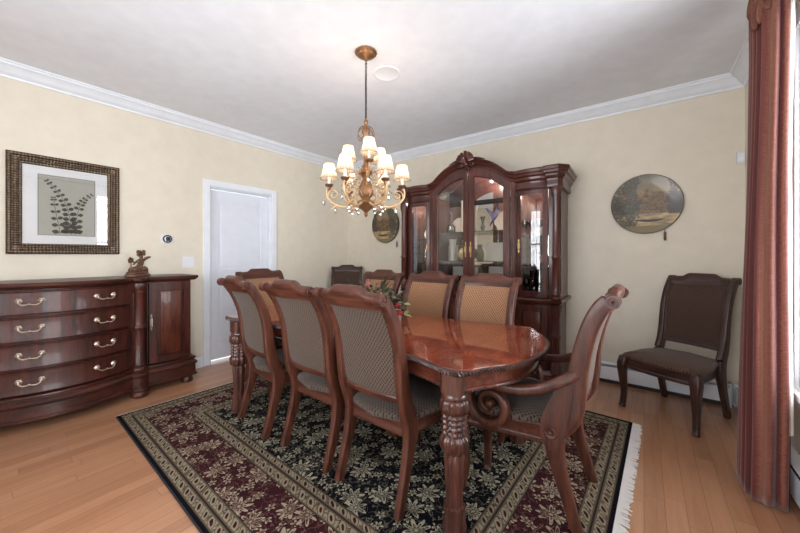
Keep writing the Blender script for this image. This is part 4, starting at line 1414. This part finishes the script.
    if sx < 0: xi0, xi1 = x0_ + 0.062, x1_ - 0.055
    else: xi0, xi1 = x0_ + 0.055, x1_ - 0.062
    inner = [(xi0, 0.89), (xi1, 0.89)] + [(xi1 + (xi0 - xi1) * i / N, dtop(xi1 + (xi0 - xi1) * i / N, 0.085 )) for i in range(N + 1)]
    dd = MB()
    yf, yb = -0.487, -0.462
    inner2 = [((x - (xi0 + xi1) / 2) * 0.96 + (xi0 + xi1) / 2, (z - 1.4) * 0.985 + 1.4) for x, z in inner]
    dd.loft([[(x, yb, z) for x, z in outer], [(x, yf, z) for x, z in outer], [(x, yf, z) for x, z in inner], [(x, yf + 0.008, z) for x, z in inner2], [(x, yb, z) for x, z in inner2]], cap=False, loop=True)
    o = dd.build('glazed_door', 'hutch_wood', hu, angle=30)
    MB().prism(inner, 'y', -0.470, -0.467).build('pane', 'pane', o)
    hx = -sx * -0.030
    h2 = MB().prism([(hx + a * 0.010, 1.30 + b * 0.09) for a, b in ((0, -1), (0.7, -0.8), (0.5, -0.5), (1, -0.3), (1, 0.3), (0.5, 0.5), (0.7, 0.8), (0, 1), (-0.7, 0.8), (-0.5, 0.5), (-1, 0.3), (-1, -0.3), (-0.5, -0.5), (-0.7, -0.8))], 'y', yf - 0.004, yf)
    h2.tube([(hx, yf - 0.003, 1.34), (hx, yf - 0.022, 1.33), (hx, yf - 0.024, 1.30), (hx, yf - 0.022, 1.27), (hx, yf - 0.003, 1.26)], 0.004, 8)
    h2.build('handle', 'brass', o)
MB().prism([(-0.48, 1.85)] + [(p.x * 0.96, p.z - 0.03) for p in ARC] + [(0.48, 1.85)], 'y', -0.02, -0.008).build('back_panel', 'mirror', hu)
# shell crest
cr_ = MB()
for k in range(9):
    a = math.radians(-72 + 18 * k); L = 0.118 - 0.0006 * abs(-72 + 18 * k)
    dx, dz = 1.35 * math.sin(a), math.cos(a)
    cr_.tube([(0, -0.535, 2.235), (dx * L * 0.5, -0.575, 2.235 + dz * L * 0.5), (dx * L, -0.560, 2.235 + dz * L)], lambda t: 0.008 + 0.012 * t, 8)
for s_ in (-1, 1):
    sp = spiral(s_ * 0.065, 2.222, 0.034, 0.008, 1.4, PI / 2, 18, s_)
    cr_.tube([(a, -0.54, b) for a, b in sp], 0.009, 7)
    cr_.tube(cr([(s_ * 0.05, -0.538, 2.26), (s_ * 0.11, -0.542, 2.272), (s_ * 0.17, -0.540, 2.258), (s_ * 0.21, -0.535, 2.245)], 4), lambda t: 0.014 * (1 - 0.7 * t), 7)
cr_.ball((0, -0.545, 2.222), 0.028, 12, 1, 0.7, 1)
for s_ in (-1, 0, 1): cr_.tube([(0, -0.53, 2.22), (s_ * 0.018, -0.53, 2.18), (s_ * 0.028, -0.52, 2.15)], lambda t: 0.013 * (1 - 0.7 * t), 6)
cr_.build('shell_crest', 'hutch_wood', hu)
# glass shelves
for z in (1.165, 1.50):
    MB().box(-0.475, 0.475, -0.40, -0.03, z, z + 0.006).build('glass_shelf', 'shelf_glass', hu)
for z in (1.13, 1.43):
    for sx in (-1, 1): MB().box(min(sx * 0.492, sx * 0.895), max(sx * 0.492, sx * 0.895), -0.38, -0.03, z, z + 0.006).build('glass_shelf', 'shelf_glass', hu)
# small lamps in the roof of the hutch
for x, z in ((0.0, 2.20), (-0.70, 1.885), (0.70, 1.885)):
    MB().lathe([(0.014, 0), (0.014, 0.010), (0.010, 0.013), (0.001, 0.013)], (x, -0.22, z), 18).build('cabinet_lamp', 'china', hu)
    ld = bpy.data.lights.new('cabinet_light', 'POINT'); ld.energy = 11.0 if x == 0 else 7.0; ld.color = (1.0, 0.90, 0.76); ld.shadow_soft_size = 0.008
    lo = bpy.data.objects.new('cabinet_light', ld); COL.objects.link(lo); lo.location = (HX + x, YB - 0.25, z - 0.03)

# ---- contents of the hutch
HY = YB - 0.012


def goblet(h=0.16, r=0.034, mat='glassware'):
    t = MB().lathe([(r * 0.95, 0), (r * 0.9, 0.003), (0.005, 0.008), (0.0045, h * 0.42), (0.009, h * 0.46), (r * 0.75, h * 0.58), (r, h * 0.75), (r * 0.92, h), (r * 0.86, h), (r * 0.9, h * 0.75), (r * 0.6, h * 0.6), (0.002, h * 0.52)], seg=16)
    return t.build('goblet', mat)


g0 = goblet(); used = False
pos = []
for i, x in enumerate((-0.39, -0.31, -0.23, -0.15, -0.08)):
    pos.append((x, -0.33)); pos.append((x + 0.035, -0.22))
for i, x in enumerate((0.09, 0.17, 0.25, 0.33, 0.40)):
    pos.append((x, -0.33)); pos.append((x - 0.035, -0.22))
for i, (x, y) in enumerate(pos):
    o = g0 if i == 0 else g0.copy()
    if i: COL.objects.link(o)
    o.location = (HX + x, HY + y, ZU0 + 0.0125)
    j = (i % 10) // 2; side_ = 'left' if x < 0 else 'right'; row_ = 'front' if i % 2 == 0 else 'back'
    tag(o, '%s clear goblet in the %s row on hutch floor, %s arched door' % (('leftmost', 'second from left', 'middle', 'second from right', 'rightmost')[j], row_, side_), 'glass', 'goblets on the hutch floor')


def item(name, prof, mat, x, y, z, label, cat, seg=24, rot=None, flute=0, fa=0):
    o = MB().lathe(prof, (0, 0, 0), seg, rot, flute=flute, fa=fa).build(name, mat)
    o.location = (HX + x, HY + y, z); tag(o, label, cat); return o


def stand_plate(name, r, mat, x, y, z, label):
    R_ = Matrix.Rotation(math.radians(80), 3, 'X')
    o = MB().lathe([(r * 0.5, -0.006), (r * 0.62, -0.006), (r, 0.010), (r * 0.985, 0.014), (r * 0.62, 0.0), (r * 0.01, 0.0)], (0, 0, r), 30, R_).build(name, mat)
    o.location = (HX + x, HY + y, z + 0.001); tag(o, label, 'plate'); return o


z2 = 1.1715; z3 = 1.5065
item('pitcher', [(0.035, 0), (0.04, 0.005), (0.055, 0.06), (0.05, 0.12), (0.03, 0.16), (0.036, 0.20), (0.032, 0.20), (0.026, 0.16), (0.001, 0.12)], 'china', -0.13, -0.18, z2, 'pale round-bellied china vase on the middle shelf, left arched door', 'vase')
item('vase', [(0.03, 0), (0.034, 0.01), (0.03, 0.06), (0.036, 0.15), (0.045, 0.24), (0.052, 0.26), (0.046, 0.26), (0.03, 0.15), (0.001, 0.10)], 'china', -0.34, -0.20, z2, 'tall flared cream vase on the middle shelf, left arched door', 'vase')
stand_plate('display_plate', 0.085, 'china_gold', -0.22, -0.10, z2, 'gold toned plate standing on the middle shelf, left arched door')
o = MB().box(-0.10, 0.10, -0.02, 0.02, 0, 0.21).box(-0.085, 0.085, -0.024, -0.02, 0.015, 0.195).build('brightening_box', 'china'); o.location = (HX + 0.18, HY - 0.14, z2); tag(o, 'added cream square box for brightness on the middle shelf, right arched door', 'box')  # cream box added for brightness, standing in for the mirrored room
item('vase', [(0.022, 0), (0.03, 0.01), (0.034, 0.05), (0.018, 0.12), (0.02, 0.20), (0.03, 0.25), (0.025, 0.25), (0.014, 0.18), (0.001, 0.1)], 'glassware', 0.36, -0.20, z2, 'slim clear glass vase on the middle shelf, right arched door', 'vase')
item('decanter', [(0.05, 0), (0.055, 0.01), (0.055, 0.08), (0.02, 0.12), (0.014, 0.20), (0.018, 0.21), (0.012, 0.215), (0.02, 0.24), (0.012, 0.265), (0.001, 0.27)], 'glassware', -0.36, -0.20, z3, 'cut glass decanter with stopper on top shelf, left arched door', 'decanter')
item('vase', [(0.03, 0), (0.034, 0.01), (0.02, 0.05), (0.028, 0.09), (0.016, 0.14), (0.012, 0.34), (0.018, 0.38), (0.014, 0.38), (0.008, 0.3), (0.001, 0.1)], 'china', -0.20, -0.22, z3, 'tall slender white vase on top shelf, left arched door', 'vase')
item('hurricane_glass', [(0.03, 0), (0.034, 0.008), (0.008, 0.03), (0.03, 0.08), (0.012, 0.14), (0.034, 0.22), (0.030, 0.22), (0.006, 0.13), (0.001, 0.1)], 'glassware', -0.10, -0.20, z3, 'hourglass shaped clear glass on top shelf, left arched door', 'glass')
for nm, x, y, z, w_, h_, mt, lb in (('brightening_box', -0.385, -0.09, z2, 0.06, 0.19, 'china', 'added cream upright box behind the flared vase, left arched door'),
                              ('brightening_box', -0.23, -0.06, ZU0 + 0.0125, 0.17, 0.26, 'china', 'added wide cream box behind the goblets, left arched door'),
                              ('brightening_box', 0.25, -0.06, ZU0 + 0.0125, 0.18, 0.27, 'china', 'added wide cream box behind the goblets, right arched door'),
                              ('brightening_box', 0.02 + 0.30, -0.07, z2, 0.07, 0.25, 'china', 'added tall cream box beside the square one, right arched door')):
    o = MB().box(-w_, w_, -0.015, 0.015, 0, h_).box(-w_ + 0.012, w_ - 0.012, -0.018, -0.015, 0.012, h_ - 0.012).build(nm, mt)
    o.location = (HX + x, HY + y, z); tag(o, lb, 'box')  # these boxes too are added to brighten the shelves
stand_plate('display_plate', 0.10, 'china', -0.31, -0.07, z3, 'large cream plate standing behind the decanter, top shelf')
stand_plate('display_plate', 0.12, 'china', 0.26, -0.07, z3, 'large cream plate standing behind the blue bird figurine')
# blue bird figurine right
bf = thing('bird_figurine', 'blue glass bird figurine with spread wings on top hutch shelf', 'figurine', (HX + 0.20, HY - 0.22, z3))
MB().lathe([(0.05, 0), (0.055, 0.006), (0.03, 0.02), (0.014, 0.06), (0.001, 0.07)], seg=20).build('base', 'glassware', bf)
skin('bird_body', [(0, 0, 0.16, 0.022), (0.03, 0, 0.20, 0.018), (0.045, 0, 0.225, 0.014), (0.065, 0, 0.225, 0.005), (-0.03, 0, 0.11, 0.012), (-0.06, 0, 0.06, 0.006)], [(0, 1), (1, 2), (2, 3), (0, 4), (4, 5)], 'china_blue', bf)
wg = MB()
for s_, tip in ((-1, (-0.11, 0.02, 0.27)), (1, (0.05, -0.01, 0.33))):
    a = Vector((0, 0, 0.17)); b_ = Vector(tip)
    rings = []
    for k in range(6):
        u = k / 5; p = a.lerp(b_, u); w_ = 0.035 * (1 - u) + 0.004
        rings.append([p + Vector((-w_, 0, -w_ * 0.6)), p + Vector((0, 0.004, 0)), p + Vector((w_ * 0.5, 0, w_ * 0.4)), p + Vector((0, -0.004, 0))])
    wg.loft(rings)
wg.build('wings', 'china_blue', bf)
item('candlestick', [(0.035, 0), (0.038, 0.006), (0.01, 0.02), (0.012, 0.10), (0.02, 0.12), (0.01, 0.14), (0.012, 0.20), (0.022, 0.21), (0.012, 0.212), (0.001, 0.21)], 'glassware', 0.37, -0.22, z3, 'clear glass candlestick on top shelf, right arched door', 'candlestick')
# right curio
z1c, z2c, z3c = ZU0 + 0.0125, 1.1365, 1.4365
item('vase', [(0.035, 0), (0.04, 0.008), (0.05, 0.08), (0.03, 0.17), (0.04, 0.24), (0.034, 0.24), (0.02, 0.17), (0.001, 0.1)], 'glassware', 0.62, -0.24, z1c, 'clear bulbous vase at the bottom of right curio', 'vase')
item('bowl', [(0.03, 0), (0.034, 0.004), (0.03, 0.015), (0.06, 0.06), (0.075, 0.10), (0.07, 0.10), (0.04, 0.05), (0.001, 0.03)], 'china_pink', 0.75, -0.26, z2c, 'pink bowl on the lower shelf of right curio', 'bowl')
item('vase', [(0.026, 0), (0.03, 0.006), (0.012, 0.04), (0.03, 0.12), (0.038, 0.2), (0.034, 0.2), (0.02, 0.1), (0.001, 0.06)], 'glassware', 0.62, -0.25, z2c, 'clear flared vase on the lower shelf of right curio', 'vase')
item('vase', [(0.03, 0), (0.035, 0.006), (0.05, 0.06), (0.03, 0.12), (0.036, 0.18), (0.032, 0.18), (0.02, 0.12), (0.001, 0.08)], 'china', 0.66, -0.2, z3c, 'small cream vase on the top shelf of right curio', 'vase')
item('vase', [(0.022, 0), (0.026, 0.006), (0.042, 0.10), (0.014, 0.20), (0.022, 0.30), (0.018, 0.30), (0.010, 0.2), (0.001, 0.1)], 'china_blue', 0.77, -0.24, z3c, 'dark blue bottle vase on the top shelf of right curio', 'vase')
stemlabels = ('leftmost', 'second from left', 'second from right', 'rightmost')
for i, x in enumerate((0.57, 0.63, 0.69, 0.75)):
    o = g0.copy(); COL.objects.link(o); o.location = (HX + x, HY - 0.33, z1c); tag(o, '%s clear goblet in the front at the bottom of right curio' % stemlabels[i], 'glass', 'goblets in the right curio')
for i, x in enumerate((0.56, 0.63, 0.70, 0.77)):
    o = g0.copy(); COL.objects.link(o); o.location = (HX + x, HY - 0.33, z3c); tag(o, '%s clear goblet on the top shelf of right curio' % stemlabels[i], 'glass', 'goblets in the right curio')
# left curio
item('vase', [(0.03, 0), (0.034, 0.006), (0.045, 0.08), (0.02, 0.15), (0.03, 0.2), (0.026, 0.2), (0.014, 0.15), (0.001, 0.1)], 'china_gold', -0.66, -0.24, z1c, 'gold toned vase at the bottom of left curio', 'vase')
item('vase', [(0.03, 0), (0.034, 0.006), (0.04, 0.10), (0.02, 0.17), (0.026, 0.2), (0.022, 0.2), (0.014, 0.15), (0.001, 0.1)], 'glassware', -0.70, -0.24, z2c, 'clear vase on the lower shelf of left curio', 'vase')
stand_plate('display_plate', 0.075, 'china', -0.70, -0.15, z3c, 'cream plate standing on the top shelf of left curio')

# ------------------------------------------------------------------ chandelier
CX, CY = -1.612, 1.742
ch = thing('chandelier', 'gilded scroll-arm chandelier with nine lit fabric shades above table', 'chandelier', (CX, CY, 0))
MB().lathe([(0.075, ZC), (0.080, ZC - 0.004), (0.078, ZC - 0.012), (0.062, ZC - 0.020), (0.058, ZC - 0.030), (0.035, ZC - 0.042), (0.018, ZC - 0.050), (0.010, ZC - 0.062), (0.001, ZC - 0.064)], seg=48, flute=16, fa=0.03).build('ceiling_canopy', 'gold', ch)
cn = MB(); z = ZC - 0.062; k = 0
while z > 2.235:
    pts = []
    for i in range(12):
        a = 2 * PI * i / 12; u, v = 0.007 * math.cos(a), 0.016 * math.sin(a)
        pts.append((u, 0, z - 0.012 + v) if k % 2 == 0 else (0, u, z - 0.012 + v))
    cn.tube(pts, 0.0022, 6, loop=True); z -= 0.0245; k += 1
cn.tube([(0.006, 0.004, ZC - 0.06), (-0.006, 0.005, 2.5), (0.006, -0.005, 2.35), (0, 0, 2.22)], 0.0022, 6)
cn.build('chain', 'dark_metal', ch)
body = MB().lathe([(0.004, 2.225), (0.012, 2.215), (0.016, 2.20), (0.010, 2.185), (0.022, 2.16), (0.030, 2.13), (0.018, 2.10), (0.014, 2.05), (0.026, 2.02), (0.030, 1.99), (0.018, 1.96), (0.016, 1.90), (0.034, 1.87), (0.050, 1.845), (0.052, 1.83), (0.030, 1.815), (0.022, 1.79), (0.040, 1.755), (0.052, 1.71), (0.050, 1.675), (0.030, 1.65), (0.032, 1.64), (0.060, 1.628), (0.064, 1.615), (0.055, 1.60), (0.040, 1.575), (0.016, 1.555), (0.010, 1.545), (0.014, 1.535), (0.008, 1.52), (0.001, 1.512)], seg=40, flute=8, fa=0.04)
body.build('body', 'gold', ch)


def ch_arm(ang, R_, zc, zb, low):
    """scrolled arm, bobeche, candle and shade at angle"""
    ca, sa = math.cos(ang), math.sin(ang)
    def T(r, z, q=0.0): return (r * ca - q * sa, r * sa + q * ca, z)
    zcup = zc - 0.095
    if low:
        pts = [(0.03, 1.63), (0.09, 1.595), (0.16, 1.585), (0.225, 1.605), (0.270, 1.650), (R_ + 0.018, 1.70), (R_ + 0.005, zcup - 0.012), (R_, zcup)]
    else:
        pts = [(0.02, 1.83), (0.06, 1.80), (0.10, 1.80), (0.14, 1.83), (R_ + 0.012, 1.86), (R_, zcup)]
    a = MB().tube([T(p.x, p.z) for p in cr([(r, 0, z) for r, z in pts], 6)], lambda t: 0.009 - 0.002 * t, 8)
    if low:
        sp = spiral(R_ - 0.032, 1.672, 0.040, 0.010, 1.3, -0.3, 20, 1)
        a.tube([T(x, z) for x, z in sp], 0.006, 7)
        pts = [(0.05, 1.66), (0.09, 1.70), (0.14, 1.69), (0.15, 1.64), (0.11, 1.62), (0.10, 1.65)]
        a.tube([T(p.x, p.z) for p in cr([(r, 0, z) for r, z in pts], 5)], 0.0045, 7)
        # leaf
        a.tube([T(0.20, 1.60), T(0.225, 1.585), T(0.25, 1.565)], lambda t: 0.010 * (1 - 0.8 * t), 6)
    arm_o = a.build('arm', 'ivory_gilt', ch)
    MB().lathe([(0.004, zcup - 0.045), (0.010, zcup - 0.035), (0.012, zcup - 0.02), (0.024, zcup - 0.012), (0.030, zcup), (0.028, zcup + 0.004), (0.012, zcup + 0.003), (0.012, zcup + 0.006)], T(R_, 0), 20).build('candle_cup', 'bronze', arm_o)
    MB().lathe([(0.010, 0), (0.010, 0.05), (0.006, 0.052)], T(R_, zcup + 0.004), 12).build('candle_sleeve', 'candle', arm_o)
    MB().lathe([(0.004, 0), (0.009, 0.010), (0.010, 0.02), (0.004, 0.038), (0.0008, 0.046)], T(R_, zcup + 0.057), 10).build('bulb', 'bulb', arm_o)
    # bell shade, open at both ends, scalloped lower edge
    N = 48; rings = []
    for r, zz_ in ((0.064, -0.052), (0.060, -0.046), (0.054, -0.025), (0.047, 0.0), (0.041, 0.025), (0.036, 0.050), (0.0355, 0.055)):
        rings.append([( r * (1 + 0.012 * math.cos(12 * 2 * PI * i / N)) * math.cos(2 * PI * i / N), r * (1 + 0.012 * math.cos(12 * 2 * PI * i / N)) * math.sin(2 * PI * i / N), zz_) for i in range(N)])
    sh = MB().loft(rings, cap=False).build('lamp_shade', 'shade', arm_o)
    sh.location = T(R_, zc)
    tr = MB()
    for r, zz_ in ((0.0645, -0.052), (0.036, 0.055)):
        tr.tube([(r * math.cos(2 * PI * i / 30), r * math.sin(2 * PI * i / 30), zz_) for i in range(30)], 0.0016, 5, loop=True)
    tr.tube([(-0.0355, 0, 0.052), (0.0355, 0, 0.052)], 0.001, 4)
    tb_ = tr.build('shade_trim', 'gold', arm_o); tb_.location = T(R_, zc)
    ld = bpy.data.lights.new('candle_light', 'POINT'); ld.energy = 1.0; ld.color = (1.0, 0.80, 0.60); ld.shadow_soft_size = 0.02
    lo = bpy.data.objects.new('candle_light', ld); COL.objects.link(lo); lo.location = (CX + T(R_, 0)[0], CY + T(R_, 0)[1], zc + 0.01)
    # crystal drops
    if low:
        for rr_, zz_ in ((R_ + 0.035, 1.655), (0.215, 1.60), (0.12, 1.60)):
            cdp = MB().tube([T(rr_, zz_), T(rr_, zz_ - 0.02)], 0.001, 4)
            cdp.lathe([(0.0008, -0.045), (0.009, -0.028), (0.010, -0.02), (0.004, -0.004), (0.0008, 0)], T(rr_, zz_ - 0.018), 8)
            cdp.build('crystal_drop', 'crystal', arm_o)
    else:
        cdp = MB().lathe([(0.0008, -0.045), (0.009, -0.028), (0.010, -0.02), (0.004, -0.004), (0.0008, 0)], T(0.10, 1.79), 8)
        cdp.build('crystal_drop', 'crystal', arm_o)


yaw = math.atan(244 / 326)
# view-relative angle: 0 = image right, 90 = toward the camera
def va(deg): return yaw - math.radians(deg)


for dg in (175, 115, 55, -5, -65, -125): ch_arm(va(dg), 0.262, 1.838, 0, True)
for dg in (195, 75, -45): ch_arm(va(dg), 0.138, 1.985, 0, False)
# upper leafy scrolls and bead swags
for k in range(6):
    a = k * PI / 3 + 0.3; ca, sa = math.cos(a), math.sin(a)
    P = cr([(0.016, 0, 2.17), (0.05, 0, 2.15), (0.065, 0, 2.10), (0.04, 0, 2.07), (0.03, 0, 2.09)], 5)
    MB().tube([(p.x * ca, p.x * sa, p.z) for p in P], 0.0035, 6).build('upper_scroll', 'gold', ch)
    P = cr([(0.03, 0, 1.82), (0.075, 0, 1.83), (0.095, 0, 1.78), (0.07, 0, 1.73), (0.05, 0, 1.75)], 5)
    MB().tube([(p.x * ca, p.x * sa, p.z) for p in P], 0.004, 6).build('middle_scroll', 'ivory_gilt', ch)
bs = MB()
for k in range(6):
    a = va(175) + k * PI / 3; ca, sa = math.cos(a), math.sin(a)
    for i in range(15):
        t = i / 14; r = 0.05 + 0.19 * t; z = 1.87 - 0.13 * math.sin(PI * t * 0.62) - 0.07 * t
        bs.ball((r * ca, r * sa, z), 0.0055, 6)
bs.build('bead_swags', 'crystal', ch)

# ------------------------------------------------------------------ curtain
cu = thing('curtain', 'floor-length red and gold striped curtain gathered beside the window', 'curtain', (0.50, 2.45, 0))


def curtain_path(h):
    k = 1.0 - 0.28 * min(1.0, h / 2.3)      # gathers a little towards the top
    base = cr([(0.565, 2.392, 0), (0.53, 2.362, 0), (0.455, 2.368, 0), (0.425, 2.43, 0), (0.418, 2.54, 0), (0.45, 2.66, 0), (0.52, 2.72, 0)], 24)
    out = []; L = 0
    for i, p in enumerate(base):
        a = base[max(i - 1, 0)]; b_ = base[min(i + 1, len(base) - 1)]
        L += (p - a).length; T = (b_ - a).normalized(); Nn = Vector((T.y, -T.x, 0))
        amp = 0.010 + 0.004 * math.sin(L * 17)
        w_ = amp * math.sin(L * 2 * PI / 0.052 + 0.25 * math.sin(h * 2.2))
        q = p + Nn * w_
        out.append((0.575 + (q.x - 0.575) * k + 0.004 * math.sin(h * 3 + L * 9), 2.40 + (q.y - 2.40) * (1 - 0.2 * min(1, h / 2.3)), L))
    return out


me = bpy.data.meshes.new('drape'); verts = []; faces = []; uvs = []
H_ = [0.012 + 2.55 * i / 46 for i in range(47)]
rows_ = [curtain_path(h) for h in H_]
n = len(rows_[0])
for h, r in zip(H_, rows_):
    for x, y, L in r: verts.append((x - 0.50, y - 2.45, h)); uvs.append((L, h))
for i in range(len(H_) - 1):
    for j in range(n - 1): faces.append((i * n + j, i * n + j + 1, (i + 1) * n + j + 1, (i + 1) * n + j))
me.from_pydata(verts, [], faces)
ul = me.uv_layers.new(name='UVMap')
for lp in me.loops: ul.data[lp.index].uv = uvs[lp.vertex_index]
for p in me.polygons: p.use_smooth = True
me.materials.append(M['curtain']); o = bpy.data.objects.new('drape', me); COL.objects.link(o); o.parent = cu
so = o.modifiers.new('solid', 'SOLIDIFY'); so.thickness = 0.003
# cream lining turned round the window-side edge
ln = MB(); rings = []
for h in H_[6:]:
    x0_, y0_, _ = curtain_path(h)[0]
    pts = [(x0_ - 0.004, y0_ - 0.004), (x0_ + 0.008, y0_ + 0.002), (x0_ + 0.013 + 0.002 * math.sin(h * 6), y0_ + 0.02), (x0_ + 0.006, y0_ + 0.07)]
    rings.append([(a - 0.50, b_ - 2.45, h + 0.02) for a, b_ in pts] + [(a - 0.503, b_ - 2.447, h + 0.02) for a, b_ in pts[::-1]])
ln.loft(rings).build('lining', 'lining', cu, angle=60)
# gathered heading with a small drooping ruffle
hd = MB()
for k in range(9):
    t = k / 8; x = 0.565 - 0.10 * t; y = 2.38 + 0.16 * max(0, t - 0.35)
    hd.tube([(x - 0.50, y - 2.45, 2.50), (x - 0.50 - 0.006, y - 2.455, 2.56), (x - 0.50, y - 2.45, 2.615)], lambda q: 0.015 - 0.004 * math.sin(PI * q), 8)
for k in range(7):
    ox = -0.010 + 0.008 * k; dr_ = 0.10 + 0.12 * math.sin(k * 1.3 + 0.6) ** 2 * (1 - k / 9)
    hd.tube(cr([(ox - 0.035, -0.03 - 0.006 * k, 2.60), (ox - 0.048, -0.042 - 0.006 * k, 2.60 - dr_ * 0.5), (ox - 0.052, -0.04 - 0.006 * k, 2.60 - dr_), (ox - 0.040, -0.03 - 0.006 * k, 2.585 - dr_)], 5), lambda q: 0.006 + 0.010 * math.sin(PI * q) ** 0.7, 8)
hd.build('heading', 'curtain_heading', cu)
rd = thing('curtain_rod', 'dark curtain rod with round finial above the right window', 'curtain rod', (0.585, 0, 2.585))
MB().tube([(0, -0.05, 0), (0, 2.70, 0)], 0.012, 14).build('pole', 'dark_metal', rd)
MB().lathe([(0.012, 0), (0.018, 0.006), (0.012, 0.014), (0.026, 0.035), (0.024, 0.055), (0.008, 0.07), (0.001, 0.075)], (0, 2.70, 0), 20, Matrix.Rotation(-PI / 2, 3, 'X')).build('finial', 'dark_metal', rd)
for y in (0.2, 2.20):
    MB().box(-0.008, 0.072, y - 0.02, y + 0.02, -0.035, -0.011).build('bracket', 'dark_metal', rd)
